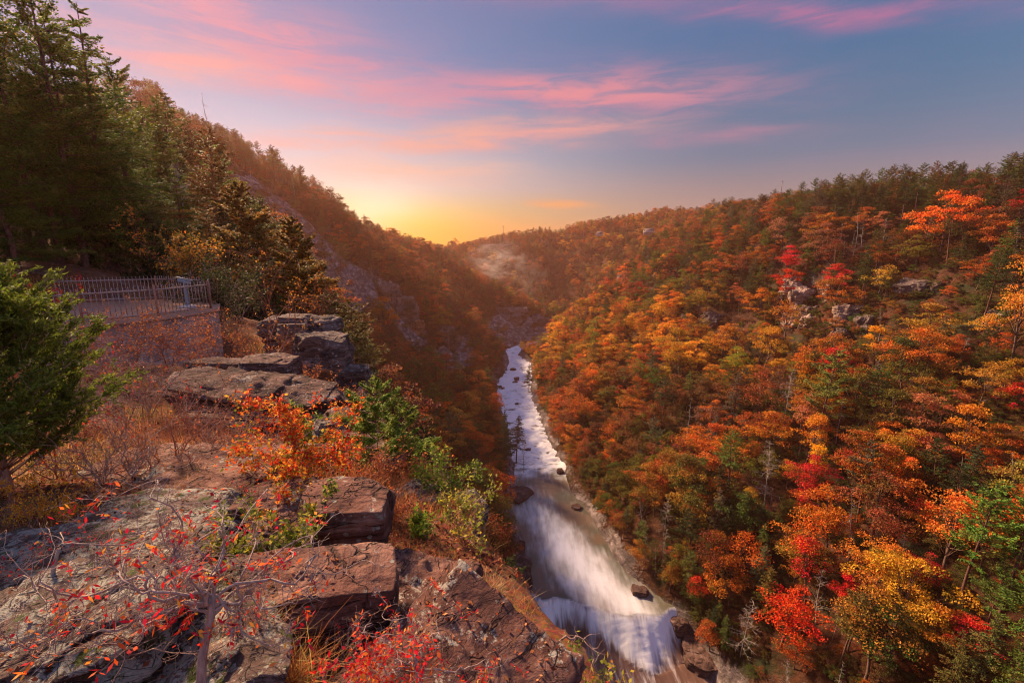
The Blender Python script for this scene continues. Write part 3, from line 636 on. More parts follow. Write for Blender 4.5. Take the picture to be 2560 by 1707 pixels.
def bare_tree(seed, H=14.0, n=22, spread=0.3, twigs=6, up=0.5, low=0.25, r=0.010):
    rg = np.random.default_rng(seed); w = MB()
    T = limb(w, (0, 0, -1.0), (rg.normal() * .05, rg.normal() * .05, 1), H * 1.03, r * H, rg, 5, 0.01, 0.04, 10, 0.12)
    for i in range(n):
        h = rg.uniform(low, 0.97); p = np.array([np.interp(h * H, T[:, 2], T[:, k]) for k in range(2)] + [h * H]); a = rg.uniform(0, 6.28)
        L = H * spread * (1.1 - h) * rg.uniform(0.4, 1.1) + 0.25
        P = limb(w, p, (math.cos(a), math.sin(a), up * rg.uniform(-.3, 1.3)), L, 0.0028 * H, rg, 3, 0.02, 0.16, 5, 0.3)
        for k in range(twigs):
            j = rg.integers(1, 6); d = unit(P[j] - P[j - 1] + rg.normal(size=3) * 0.6)
            limb(w, P[j], d, L * rg.uniform(0.15, 0.4), 0.0012 * H, rg, 3, 0.02, 0.2, 3, 0.4)
    return w
MAT_BARK = bark_mat('bark', (0.05, 0.030, 0.022, 1), (0.19, 0.12, 0.09, 1))
MAT_PBARK = bark_mat('pine_bark', (0.05, 0.024, 0.018, 1), (0.20, 0.10, 0.075, 1))
MAT_GREY = bark_mat('weathered_wood', (0.20, 0.16, 0.14, 1), (0.46, 0.40, 0.35, 1))
LEAF_O = leaf_mat('autumn_leaves', 'OBJECT'); LEAF_I = leaf_mat('autumn_leaves_far', 'INSTANCER')
NEED_O = leaf_mat('needles', 'OBJECT', hue=0.05, val=0.5); NEED_I = leaf_mat('needles_far', 'INSTANCER', hue=0.05, val=0.5)
BL = [broadleaf(11, 15, 0.40, 26, 230, ls=.42), broadleaf(12, 15, 0.46, 30, 220, 0.30, ls=.42), broadleaf(13, 16, 0.30, 24, 230, 0.42, ls=.42), broadleaf(14, 14, 0.44, 28, 210, 0.34, 0.40),
      broadleaf(15, 15, 0.36, 20, 90, 0.45, 0.36), broadleaf(18, 17, 0.24, 20, 150, 0.55, 0.38), broadleaf(19, 14, 0.5, 30, 120, 0.35, 0.36), broadleaf(16, 12, 0.46, 24, 230, 0.20, .40), broadleaf(17, 16, 0.26, 20, 190, 0.5, 0.38)]
CO = [conifer(31, 21, 0.38, 0.25, 17, dens=2.2, ls=.42), conifer(32, 23, 0.50, 0.24, 15, dens=2.2, ls=.42), conifer(33, 18, 0.22, 0.24, 22, 'hemlock', 0.38, 2.2), conifer(34, 20, 0.30, 0.20, 22, 'hemlock', 0.38, 2.2), conifer(35, 16, 0.12, 0.30, 20, 'hemlock', 0.38, 2.2)]
BLH = [15, 15, 16, 14, 15, 17, 14, 12, 16]; COH = [21, 23, 18, 20, 16]
def two(pairs, tm, lm): return [(w.mesh('trunk', tm, True), f.mesh('crown', lm)) for w, f in pairs]
BLm = two(BL, MAT_BARK, LEAF_O); COm = two(CO, MAT_PBARK, NEED_O)
SNAG = [bare_tree(51, 15, 26, 0.16, 3, -0.1, 0.15), bare_tree(52, 13, 22, 0.12, 2, 0.0, 0.3), bare_tree(53, 14, 50, 0.26, 14, 0.35, 0.18, 0.008), bare_tree(54, 15, 40, 0.34, 10, 0.9, 0.25, 0.012)]
SNAGm = [s.mesh('trunk', MAT_GREY, True) for s in SNAG]; SNAGH = [15, 13, 14, 15]

# ------------------------------------------------------------------ where the trees of the gorge stand
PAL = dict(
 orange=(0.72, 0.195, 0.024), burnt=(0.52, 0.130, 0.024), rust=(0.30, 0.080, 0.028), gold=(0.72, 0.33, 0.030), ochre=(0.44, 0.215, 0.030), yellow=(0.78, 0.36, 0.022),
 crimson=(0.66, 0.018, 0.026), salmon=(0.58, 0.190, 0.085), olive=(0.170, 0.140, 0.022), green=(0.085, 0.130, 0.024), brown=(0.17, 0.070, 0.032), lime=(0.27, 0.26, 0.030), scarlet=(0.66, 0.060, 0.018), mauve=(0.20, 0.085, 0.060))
NPAL = dict(pine_green=(0.115, 0.165, 0.035), dark_green=(0.040, 0.062, 0.022), olive_green=(0.130, 0.115, 0.022), grey_green=(0.125, 0.130, 0.085), blue_green=(0.060, 0.095, 0.050), bronze=(0.155, 0.085, 0.025), fresh=(0.16, 0.23, 0.04))
WORD = dict(orange='bright orange', burnt='burnt orange', rust='rust brown', gold='golden orange', ochre='ochre', yellow='bright yellow', crimson='crimson', salmon='salmon pink', olive='olive', green='green',
            brown='brown', lime='yellow green', scarlet='scarlet', mauve='dull mauve', pine_green='mid green', dark_green='dark green', olive_green='olive green', grey_green='grey green', blue_green='blue green', bronze='bronze green', fresh='fresh green')
def zone(px, py, x, y):
    """(chance of conifer, chance of bare tree, colour weights) by the part of the gorge"""
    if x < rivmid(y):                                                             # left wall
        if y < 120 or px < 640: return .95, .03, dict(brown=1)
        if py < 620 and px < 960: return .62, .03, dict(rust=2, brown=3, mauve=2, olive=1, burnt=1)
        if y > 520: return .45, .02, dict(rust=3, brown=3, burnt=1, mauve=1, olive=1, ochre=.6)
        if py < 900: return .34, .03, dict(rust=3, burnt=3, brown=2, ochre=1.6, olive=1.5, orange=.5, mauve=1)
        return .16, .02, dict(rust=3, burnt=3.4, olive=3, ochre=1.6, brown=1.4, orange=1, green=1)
    if y > 640: return .25, .0, dict(brown=3, ochre=3, rust=2, burnt=1.5, olive=1.5, gold=1)
    if px > 1980 and py < 560: return .84, .03, dict(rust=2, brown=1, burnt=1, green=2)
    if px < 1900 and py < 640: return .40, .03, dict(rust=3, brown=3, burnt=3, olive=1, ochre=2)
    if py < 760: return (.42 if px > 1700 else .26), .15, dict(burnt=4, orange=2.5, rust=3, salmon=1.6, green=2, ochre=1, olive=1.6, gold=1, crimson=.15, scarlet=.2, brown=1.5)
    if px < 1560 and py > 930 and py < 1180: return .06, .02, dict(burnt=4, rust=3, orange=1.6, scarlet=.15, ochre=1.6, olive=1.5, brown=2)
    if px < 2050 and py < 960: return .12, .07, dict(gold=5, ochre=4, orange=2.5, burnt=2, olive=1, lime=.6)
    if px < 2000 and py < 1180: return .14, .12, dict(burnt=3, rust=3, brown=2, orange=1.6, ochre=1.2, olive=2, green=1, scarlet=.1, mauve=1)
    if py < 1180: return .16, .10, dict(orange=5.5, burnt=2, gold=3.4, salmon=1.6, ochre=2.2, green=2.2, olive=2.4, crimson=.1)
    if px < 1750: return .22, .07, dict(olive=4, ochre=2, rust=1.6, burnt=.8, green=3, brown=1, crimson=.08)
    return .30, .14, dict(orange=6, burnt=3, gold=3.4, olive=1.8, green=2.6, crimson=.35, scarlet=.4, rust=2, ochre=1.6, lime=.6)
def rivmid(y): a, b, _ = river(y); return (a + b) / 2
def occluded(P, extra=0.0):
    """is the point hidden from the viewpoint by the slopes?"""
    h = np.zeros(len(P), bool)
    for s in np.linspace(0.06, 0.97, 70):
        Q = P * s; far = Q[:, 1] > 44
        h |= far & (height(Q[:, 0], Q[:, 1]) > Q[:, 2] + extra)
    return h
SKYLINE = [(-200, -700), (100, -260), (230, 0), (300, 110), (400, 235), (450, 285), (560, 335), (640, 355), (700, 385), (780, 430), (850, 500), (930, 568), (1000, 592), (1080, 618), (1130, 632), (1150, 622), (1300, 588), (1450, 568), (1600, 542), (1850, 500), (1990, 472), (2200, 435), (2450, 400), (2800, 395)]
def scatter():
    rg = np.random.default_rng(101); out = []
    for y0, y1, x0, x1, st in ((46, 220, -200, 330, 6.2), (220, 480, -240, 420, 6.6), (480, 700, -240, 480, 7.6), (700, 1180, -330, 640, 9.5)):
        X, Y = np.meshgrid(np.arange(x0, x1, st), np.arange(y0, y1, st)); X = X + rg.uniform(-.48, .48, X.shape) * st; Y = Y + rg.uniform(-.48, .48, Y.shape) * st
        out.append(np.stack([X.ravel(), Y.ravel(), height(X.ravel(), Y.ravel())], -1))
    for yb in np.arange(118, 520, 3.4):                                # trees crowding both banks
        a_, b_, z_ = river(yb)
        for xx, on in ((b_ + rg.uniform(3, 7), 1), (a_ - rg.uniform(6.5, 9), yb > 215)):
            if on: out.append(np.array([[xx, yb, float(height(xx, yb))]]))
    P = np.concatenate(out)
    a, b, z = river(P[:, 1]); dr = np.maximum(a - P[:, 0], P[:, 0] - b); ok = (dr > np.where(P[:, 0] > b, 2.5, np.where(P[:, 1] < 175, 10, 6.0))) | (P[:, 1] > 560)
    ok &= ~((P[:, 1] < 50) & (P[:, 0] > -60) & (P[:, 0] < 6))
    ok &= ~((fbm2(P[:, 0], P[:, 1], 14, 2, 71) < -.55) & (P[:, 0] > 0) & (P[:, 1] < 420))
    P = P[ok]
    top = P + np.array([0, 0, 13.0]); px, py, d = proj(top); bx, by, bd = proj(P)
    vis = (d > 20) & (px > -220) & (px < 2780) & (py < 1860) & (by > -100)
    P, px, py, bx, by, d = P[vis], px[vis], py[vis], bx[vis], by[vis], d[vis]
    hid = occluded(P + np.array([0, 0, 16.0])); P, px, py, bx, by, d = P[~hid], px[~hid], py[~hid], bx[~hid], by[~hid], d[~hid]
    # no trees on bare rock
    keep = np.ones(len(P), bool)
    for sgn, poly in CLIFFS: keep &= ~((inpoly(bx, by, poly) | inpoly(px, py, poly) | inpoly(bx, (by + py) / 2, poly)) & (P[:, 0] < 90) & (d > 90)) | (rg.random(len(P)) < 0.06)
    for poly in ROCKGAPS: keep &= ~((inpoly(bx, by, poly) | inpoly(px, py, poly) | inpoly(bx, (by + py) / 2, poly)) & (P[:, 0] > 60))
    P, px, py, bx, by, d = P[keep], px[keep], py[keep], bx[keep], by[keep], d[keep]
    T = []
    for i in range(len(P)):
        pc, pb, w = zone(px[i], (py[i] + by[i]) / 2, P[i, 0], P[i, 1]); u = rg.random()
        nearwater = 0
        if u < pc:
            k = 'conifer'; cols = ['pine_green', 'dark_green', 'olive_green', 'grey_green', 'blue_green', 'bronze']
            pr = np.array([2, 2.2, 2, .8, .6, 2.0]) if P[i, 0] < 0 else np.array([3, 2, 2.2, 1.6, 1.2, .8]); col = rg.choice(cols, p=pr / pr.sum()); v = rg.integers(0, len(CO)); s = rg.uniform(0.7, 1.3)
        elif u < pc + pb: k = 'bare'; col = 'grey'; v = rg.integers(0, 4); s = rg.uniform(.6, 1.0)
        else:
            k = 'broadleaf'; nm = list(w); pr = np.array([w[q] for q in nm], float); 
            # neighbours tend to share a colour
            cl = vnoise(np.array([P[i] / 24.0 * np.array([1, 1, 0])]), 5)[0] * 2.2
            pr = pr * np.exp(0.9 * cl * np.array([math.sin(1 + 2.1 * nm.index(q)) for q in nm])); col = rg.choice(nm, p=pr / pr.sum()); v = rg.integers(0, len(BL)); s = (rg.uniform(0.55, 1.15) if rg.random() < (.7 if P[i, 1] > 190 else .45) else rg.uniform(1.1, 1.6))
        sky = np.interp(px[i], [p[0] for p in SKYLINE], [p[1] for p in SKYLINE]); H = {'broadleaf': BLH, 'conifer': COH, 'bare': SNAGH}[k][v]
        if P[i, 0] < -20 and d[i] < 210: sky = max(sky, np.interp(px[i], [420, 560, 620, 700, 800, 880, 1000, 1100], [270, 400, 500, 560, 650, 760, 930, 1020]))
        tp = by[i] - (H * s * .97) * FPX / d[i]
        if min(abs(P[i, 0] - river(P[i, 1])[1]), abs(P[i, 0] - river(P[i, 1])[0])) < 9: s = min(s, .75); tp = by[i] - (H * s * .97) * FPX / d[i]
        if tp < sky - 4 and by[i] > sky: s = max(s * .42, s * (by[i] - sky + 4 + 10 * rg.random()) / (by[i] - tp))
        T.append(dict(kind=k, p=P[i], col=col, v=int(v), s=float(s), rz=rg.uniform(0, 6.28), d=d[i], px=px[i], py=py[i], by=by[i]))
    return T
ROCKGAPS = [[(1955, 715), (2075, 715), (2080, 850), (1975, 850)], [(2085, 800), (2230, 770), (2250, 850), (2100, 880)], [(1770, 770), (1900, 800), (1890, 850), (1760, 830)],
            [(2220, 700), (2420, 680), (2440, 780), (2260, 790)]]
TREES = scatter()
# particular trees the photo shows: (top column, top row, base row, kind, colour, variant, apparent height factor)
FEAT = [
 (2003, 1135, 1250, 'broadleaf', 'crimson', 2), (2018, 1210, 1290, 'broadleaf', 'crimson', 7), (2048, 1115, 1215, 'broadleaf', 'yellow', 8), (2120, 1130, 1220, 'broadleaf', 'crimson', 4), (2290, 1370, 1470, 'broadleaf', 'crimson', 2),
 (2105, 1430, 1530, 'broadleaf', 'crimson', 0), (2395, 1520, 1640, 'broadleaf', 'crimson', 3), (2220, 1300, 1390, 'broadleaf', 'crimson', 4), (1795, 1320, 1440, 'broadleaf', 'orange', 8), (1975, 620, 700, 'broadleaf', 'crimson', 2), (1965, 675, 745, 'broadleaf', 'scarlet', 7),
 (2100, 665, 740, 'broadleaf', 'crimson', 3), (2545, 480, 560, 'broadleaf', 'crimson', 0), (2535, 950, 1040, 'broadleaf', 'crimson', 7), (2185, 820, 930, 'broadleaf', 'yellow', 8), (2350, 480, 640, 'broadleaf', 'orange', 1), (1950, 1440, 1620, 'broadleaf', 'scarlet', 2),
 (2040, 850, 1130, 'conifer', 'fresh', 0), (2170, 920, 1110, 'conifer', 'pine_green', 1), (1820, 1075, 1270, 'conifer', 'pine_green', 1), (2395, 1190, 1520, 'conifer', 'fresh', 0), (2490, 1180, 1560, 'conifer', 'fresh', 1), (2540, 1420, 1700, 'conifer', 'fresh', 0), (2460, 1380, 1590, 'conifer', 'pine_green', 0), (2030, 880, 1010, 'conifer', 'pine_green', 0),
 (1830, 930, 1080, 'conifer', 'grey_green', 3), (1780, 1030, 1130, 'conifer', 'grey_green', 3), (1885, 1350, 1500, 'conifer', 'grey_green', 3), (1262, 1030, 1180, 'conifer', 'dark_green', 3), (1290, 1035, 1160, 'conifer', 'dark_green', 3), (1322, 910, 985, 'conifer', 'dark_green', 3),
 (1912, 1060, 1270, 'bare', 'grey', 2), (1955, 925, 1080, 'bare', 'grey', 2), (2090, 985, 1110, 'bare', 'grey', 0), (1718, 990, 1110, 'bare', 'grey', 0), (2120, 1215, 1410, 'bare', 'grey', 0), (2080, 1500, 1600, 'bare', 'grey', 1), (2195, 770, 860, 'bare', 'grey', 1), (1660, 1230, 1340, 'bare', 'grey', 2), (1610, 1240, 1345, 'bare', 'grey', 0),
 (2040, 1420, 1560, 'bare', 'grey', 3), (2130, 540, 650, 'bare', 'grey', 1), (2560, 1440, 1640, 'bare', 'grey', 1), (530, 238, 380, 'bare', 'grey', 0), (1850, 1480, 1640, 'bare', 'grey', 2), (738, 445, 510, 'bare', 'grey', 1), (1310, 1090, 1190, 'bare', 'grey', 3), (2150, 560, 640, 'bare', 'grey', 0),
]
def place_features():
    for (px, pt, pb, kind, col, v) in FEAT:
        q = hit(px, pb)
        if q is None: q = ray(px, pb) * 230
        d = proj(q)[2]; hz = (pb - pt) / FPX * d / 0.93
        H = {'broadleaf': BLH, 'conifer': COH, 'bare': SNAGH}[kind][v]
        TREES[:] = [t for t in TREES if t.get('feat') or not (np.hypot(*(t['p'][:2] - q[:2])) < 3.5 or
                    (abs(t['px'] - px) < max(48, .24 * (pb - pt)) and t['d'] < d + 1 and d - t['d'] < 70 and t['by'] > pt + 10 and t['py'] < pb - (pb - pt) * .35))]
        TREES.append(dict(kind=kind, p=np.array(q), col=col, v=v, s=float(np.clip(hz / H, 0.3, 1.9)), rz=px * 0.37, d=float(d), px=px, py=pt, by=pb, feat=True))
place_features()
for t in TREES:
    H = {'broadleaf': BLH, 'conifer': COH, 'bare': SNAGH}[t['kind']][t['v']]; t['size'] = H * t['s'] / t['d'] * (10 if t.get('feat') else 1)
NIND = {'broadleaf': 290, 'conifer': 190, 'bare': 90}
IND, FAR = [], []
inframe = lambda t: -20 < t['px'] < 2580 and t['py'] < 1700
for k, n in NIND.items():
    L_ = sorted([t for t in TREES if t['kind'] == k], key=lambda t: -(t['size'] if inframe(t) else 0))
    IND += L_[:n]; FAR += L_[n:]
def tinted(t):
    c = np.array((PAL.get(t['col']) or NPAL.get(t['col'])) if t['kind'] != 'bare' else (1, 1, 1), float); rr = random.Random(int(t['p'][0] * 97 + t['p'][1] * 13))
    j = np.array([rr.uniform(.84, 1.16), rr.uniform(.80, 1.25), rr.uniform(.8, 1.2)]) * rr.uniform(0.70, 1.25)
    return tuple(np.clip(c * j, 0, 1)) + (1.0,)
ROOTS = []
NAME = dict(broadleaf='autumn_tree', conifer='pine_tree', bare='dead_tree')
for t in IND:
    rr = random.Random(int(abs(t['p'][0]) * 131 + t['p'][1] * 17)); s = t['s']; wv = rr.uniform(.9, 1.12)
    if t['kind'] == 'bare':
        o = link(NAME['bare'], SNAGm[t['v']]); o.location = t['p']; o.rotation_euler = (rr.uniform(-.06, .06), rr.uniform(-.06, .06), t['rz']); o.scale = (s * wv, s * wv, s)
    else:
        o = empty(NAME[t['kind']], t['p'], t['rz'], (s * wv, s * wv, s)); tm, lm = (BLm if t['kind'] == 'broadleaf' else COm)[t['v']]
        link('trunk', tm, o); cr = link('crown', lm, o); cr.color = tinted(t)
    t['o'] = o; ROOTS.append(t)

# everything past that: a wood too numerous to name, scattered with geometry nodes
def wood(name, kind, T, label):
    if not T: return
    src = bpy.data.collections.new(name + '_kinds')
    pairs, hs = (BL, BLH) if kind == 'broadleaf' else ((CO, COH) if kind == 'conifer' else ([(s, None) for s in SNAG], SNAGH))
    for i, (w, f) in enumerate(pairs):
        mb_v = [np.concatenate(w.v)]; nw = w.n; f4 = [np.concatenate(w.f4)]; f3 = np.concatenate(w.f3); n4 = len(f4[0]); fm = [0] * n4; r = [np.concatenate(w.r)]
        if f is not None: mb_v.append(np.concatenate(f.v)); g = np.concatenate(f.f4) + nw; f4.append(g); fm += [1] * len(g); r.append(np.concatenate(f.r))
        fm += [0] * len(f3)
        me = mesh_np('kind', np.concatenate(mb_v), np.concatenate(f4), f3, {'rnd': np.concatenate(r)}, [MAT_BARK if kind == 'broadleaf' else (MAT_PBARK if kind == 'conifer' else MAT_GREY), LEAF_I if kind == 'broadleaf' else NEED_I], False, fm)
        o = bpy.data.objects.new('%s_%02d' % (name, i), me); src.objects.link(o)
    V = np.array([t['p'] for t in T]); me = bpy.data.meshes.new(name); me.vertices.add(len(V)); me.vertices.foreach_set('co', V.astype(np.float32).ravel())
    def at_(nm, ty, key, data): a = me.attributes.new(nm, ty, 'POINT'); a.data.foreach_set(key, data)
    at_('variant', 'INT', 'value', np.array([t['v'] for t in T], np.int32))
    at_('sc', 'FLOAT_VECTOR', 'vector', np.array([[t['s'] * 1.03, t['s'] * 1.03, t['s']] for t in T], np.float32).ravel())
    at_('rot', 'FLOAT_VECTOR', 'vector', np.array([[0, 0, t['rz']] for t in T], np.float32).ravel())
    at_('tint', 'FLOAT_COLOR', 'color', np.array([tinted(t) for t in T], np.float32).ravel())
    o = link(name, me); ng = bpy.data.node_groups.new(name, 'GeometryNodeTree')
    ng.interface.new_socket('Geometry', in_out='INPUT', socket_type='NodeSocketGeometry'); ng.interface.new_socket('Geometry', in_out='OUTPUT', socket_type='NodeSocketGeometry')
    gi = ng.nodes.new('NodeGroupInput'); go = ng.nodes.new('NodeGroupOutput'); io = ng.nodes.new('GeometryNodeInstanceOnPoints'); ci = ng.nodes.new('GeometryNodeCollectionInfo')
    ci.inputs[0].default_value = src; ci.inputs[1].default_value = True; ci.inputs[2].default_value = True
    def na(nm, ty): n = ng.nodes.new('GeometryNodeInputNamedAttribute'); n.data_type = ty; n.inputs[0].default_value = nm; return n.outputs[0]
    l = ng.links.new
    l(gi.outputs[0], io.inputs['Points']); l(ci.outputs[0], io.inputs['Instance']); io.inputs['Pick Instance'].default_value = True
    l(na('variant', 'INT'), io.inputs['Instance Index']); l(na('sc', 'FLOAT_VECTOR'), io.inputs['Scale'])
    er = ng.nodes.new('FunctionNodeEulerToRotation'); l(na('rot', 'FLOAT_VECTOR'), er.inputs[0]); l(er.outputs[0], io.inputs['Rotation'])
    l(io.outputs[0], go.inputs[0]); o.modifiers.new('scatter', 'NODES').node_group = ng
    tag(o, label, {'broadleaf': 'wood', 'conifer': 'pine wood', 'bare': 'dead wood'}[kind], kind='stuff')
wood('autumn_forest', 'broadleaf', [t for t in FAR if t['kind'] == 'broadleaf'], 'dense autumn wood in rust, gold and olive covering both gorge walls')
wood('pine_forest', 'conifer', [t for t in FAR if t['kind'] == 'conifer'], 'dark pines and hemlocks mixed through the autumn wood on both walls')
wood('bare_wood', 'bare', [t for t in FAR if t['kind'] == 'bare'], 'thin leafless trees standing among the autumn wood')
def undergrowth():
    rg = np.random.default_rng(303); out = []
    for y0, y1, x0, x1, st in ((50, 240, -170, 300, 3.3), (240, 420, -180, 300, 4.6)):
        X, Y = np.meshgrid(np.arange(x0, x1, st), np.arange(y0, y1, st)); X = X + rg.uniform(-.48, .48, X.shape) * st; Y = Y + rg.uniform(-.48, .48, Y.shape) * st
        out.append(np.stack([X.ravel(), Y.ravel(), height(X.ravel(), Y.ravel())], -1))
    P = np.concatenate(out); a, b, z = river(P[:, 1]); dr = np.maximum(a - P[:, 0], P[:, 0] - b); px, py, d = proj(P)
    ok = (dr > 6) & (px > -150) & (px < 2750) & (py < 1900) & (fbm2(P[:, 0], P[:, 1], 18, 2, 66) > -.45)
    for sgn, poly in CLIFFS: ok &= ~inpoly(px, py, poly) | (rg.random(len(P)) < .25)
    P, px, py, d = P[ok], px[ok], py[ok], d[ok]; hid = occluded(P + np.array([0, 0, 3.0])); P, px, py, d = P[~hid], px[~hid], py[~hid], d[~hid]; T = []
    for i in range(len(P)):
        c = rg.choice(['green', 'olive', 'rust', 'brown', 'burnt', 'ochre'], p=[.25, .25, .17, .18, .08, .07]); T.append(dict(kind='broadleaf', p=P[i] - np.array([0, 0, .6]), v=int(rg.choice([1, 3, 7])), s=rg.uniform(.20, .42), rz=rg.uniform(0, 6), col=c, d=d[i]))
    return T
wood('undergrowth', 'broadleaf', undergrowth(), 'green and rust shrubs filling the forest floor of both walls')
print('TREES', len(TREES), {k: sum(t['kind'] == k for t in FAR) for k in NIND})
# ------------------------------------------------------------------ rocks
ROCK_RED = rock_mat('red_sandstone', (0.045, 0.020, 0.016, 1), (0.19, 0.082, 0.058, 1), (0.46, 0.27, 0.20, 1), 0.10, 1.0)
ROCK_LICHEN = rock_mat('lichened_rock', (0.035, 0.024, 0.020, 1), (0.13, 0.080, 0.064, 1), (0.30, 0.22, 0.18, 1), 0.62, 2.6, (0.36, 0.35, 0.29), 0.6, 0.12)
ROCK_SPOT = rock_mat('spotted_rock', (0.05, 0.020, 0.015, 1), (0.155, 0.066, 0.048, 1), (0.34, 0.18, 0.13, 1), 0.32, 2.2, (0.44, 0.40, 0.32), 0.4)
ROCK_DARK = rock_mat('dark_slab_rock', (0.035, 0.019, 0.016, 1), (0.14, 0.070, 0.052, 1), (0.30, 0.18, 0.14, 1), 0.18, 1.2, (0.34, 0.31, 0.28), 0.85)
ROCK_ORANGE = rock_mat('ochre_rock', (0.12, 0.05, 0.025, 1), (0.34, 0.15, 0.07, 1), (0.52, 0.27, 0.14, 1), 0.0, 0.6, strata=0.9)
ROCK_GREY = rock_mat('grey_cliff_rock', (0.05, 0.034, 0.030, 1), (0.17, 0.115, 0.095, 1), (0.35, 0.26, 0.22, 1), 0.12, 0.6, (0.4, 0.37, 0.33), 0.7)
ROCK_FAR = rock_mat('pale_outcrop_rock', (0.14, 0.09, 0.075, 1), (0.46, 0.31, 0.24, 1), (0.70, 0.52, 0.42, 1), 0.0, 0.12, strata=0.4)
ROCK_WET = rock_mat('wet_river_rock', (0.045, 0.026, 0.022, 1), (0.14, 0.078, 0.062, 1), (0.28, 0.18, 0.15, 1), 0.0, 0.25, strata=0.7)
def rock_mesh(size, seed, mat, n=30, k=0.35, cuts=9, rough=0.075, strata=0.035, sfreq=9.0):
    rg = np.random.default_rng(seed); g = np.linspace(-1, 1, n); U, W = np.meshgrid(g, g, indexing='ij'); o = np.ones_like(U)
    V, F, m = [], [], 0
    for a, s in ((0, 1), (0, -1), (1, 1), (1, -1), (2, 1), (2, -1)):
        p = [None] * 3; p[a] = o * s; p[(a + 1) % 3] = U if s > 0 else W; p[(a + 2) % 3] = W if s > 0 else U
        V.append(np.stack(p, -1).reshape(-1, 3)); i = np.arange(n - 1)[:, None] * n + np.arange(n - 1)[None] + m
        F.append(np.stack([i, i + n, i + n + 1, i + 1], -1).reshape(-1, 4)); m += n * n
    V = np.concatenate(V); F = np.concatenate(F)
    V = V * (1 - k) + V / np.linalg.norm(V, axis=1)[:, None] * 1.25 * k
    h = np.array(size, float) / 2; P = V * h
    for c in range(cuts):
        nn = unit(rg.normal(size=3) * np.array([1, 1, 0.8]) * (1 / h) ** 0.35); lim = (np.abs(nn) * h).sum() * rg.uniform(0.66, 0.86)
        d = P @ nn - lim; P = P - np.maximum(d, 0)[:, None] * nn * 0.96
    mean = float(np.cbrt(np.prod(size))); N = P / np.linalg.norm(P, axis=1)[:, None]
    q = P / mean
    P = P + N * (rough * mean * (fbm(q * 2.2 + seed, 5, seed, gain=0.55)))[:, None]
    cr = 1 - np.abs(vnoise(q * np.array([2.3, 2.3, 1.1]) + seed * 3.1, seed + 9)); P = P - N * (0.30 * rough * mean * np.clip((cr - .90) / .1, 0, 1))[:, None] - N * (0.6 * rough * mean * np.clip(np.abs(vnoise(q * np.array([1.3, 1.3, 3.0]) + 5, seed + 19)) * -14 + 1, 0, 1))[:, None]
    st = vnoise(np.stack([q[:, 0] * .35, q[:, 1] * .35, q[:, 2] * sfreq + 0.6 * vnoise(q * 1.2, seed)], -1), seed + 3)
    hor = np.array([1, 1, 0.15]); P = P + N * hor * (strata * mean * np.sign(st) * np.abs(st) ** 0.5)[:, None]
    # weld the cube's seams
    key = np.round(V * 4000).astype(np.int64); _, idx, inv = np.unique(key, axis=0, return_index=True, return_inverse=True)
    P = P[idx]; F = inv.ravel()[F]
    return mesh_np('rock', P, F, None, None, mat, True)
def rock(name, cat, label, c, size, rz=0, tilt=(0, 0), seed=1, mat=None, parent=None, group=None, **kw):
    o = link(name, rock_mesh(size, seed, mat or ROCK_RED, **kw)); o.location = c; o.rotation_euler = (tilt[0], tilt[1], rz)
    if parent is not None: o.parent = parent
    else: tag(o, label, cat, group)
    return o
def R1(name, label, px, py, d, w, h, depth, rz=0, tilt=(0, 0), seed=1, mat=None, sink=0.0, cat='boulder', **kw):
    """w, h in photo pixels, depth in metres, at distance d"""
    s = d / FPX; c = at(px, py, d); c[2] -= sink
    return rock(name, cat, label, c, (w * s, depth, h * s), rz, tilt, seed, mat, **kw)
# the blocks around the viewpoint, nearest first
R1('rock_slab', 'tilted grey slab crusted with pale lichen filling the bottom left corner', 130, 1640, 2.6, 640, 230, 1.1, 0.35, (-0.06, -0.20), 5, ROCK_LICHEN, 0.0, 'rock', n=64, rough=0.09, strata=0.075, sfreq=16)
R1('rock_slab', 'lichen covered ledge slab along the left edge, above a black crack', 120, 1440, 3.7, 700, 150, 1.2, 0.18, (-0.05, -0.04), 8, ROCK_LICHEN, 0.10, 'rock', n=64, rough=0.09, strata=0.075, sfreq=14)
R1('rock_slab', 'low grey lichened slab between the bare sumac and the big square block', 455, 1550, 3.3, 380, 180, 0.8, -0.2, (0.05, 0.12), 9, ROCK_LICHEN, 0.12, 'rock', n=50, rough=0.09, strata=0.07, sfreq=14)
R1('rock_block', 'big square red brown block with a flat lit top and dark front', 800, 1530, 3.55, 350, 400, 0.80, 0.30, (0.02, 0.10), 12, ROCK_RED, 0.16, 'rock', n=44, k=0.16, cuts=5, rough=0.035, strata=0.02)
R1('boulder', 'rounded loaf shaped boulder perched on the big square block', 868, 1292, 4.9, 205, 135, 0.75, 0.12, (0, 0.05), 15, ROCK_RED, 0, n=40, k=0.34, cuts=6, rough=0.04, strata=0.022)
R1('boulder', 'low brown boulder just behind and left of the loaf shaped one', 720, 1275, 5.3, 180, 120, 0.8, -0.1, (0, -0.05), 17, ROCK_RED, 0.02, n=34, k=0.3)
R1('boulder', 'red brown rock dotted with round lichen spots beside the square block', 1045, 1485, 4.3, 230, 190, 0.95, -0.35, (0.05, 0.18), 19, ROCK_SPOT, 0.14, n=40, k=0.35, cuts=6)
R1('rock_slab', 'broad sloping red rock with cream lichen patches at the bottom centre', 1120, 1735, 3.0, 470, 360, 1.2, -0.55, (0.10, 0.36), 24, ROCK_SPOT, 0.12, 'rock', n=70, k=0.24, cuts=8, rough=0.055, strata=.03)
R1('rock_block', 'dark overhung rock at the very bottom below the square block', 720, 1700, 3.0, 330, 200, 0.8, 0.3, (0, 0.1), 27, ROCK_RED, 0.30, 'rock', n=34)
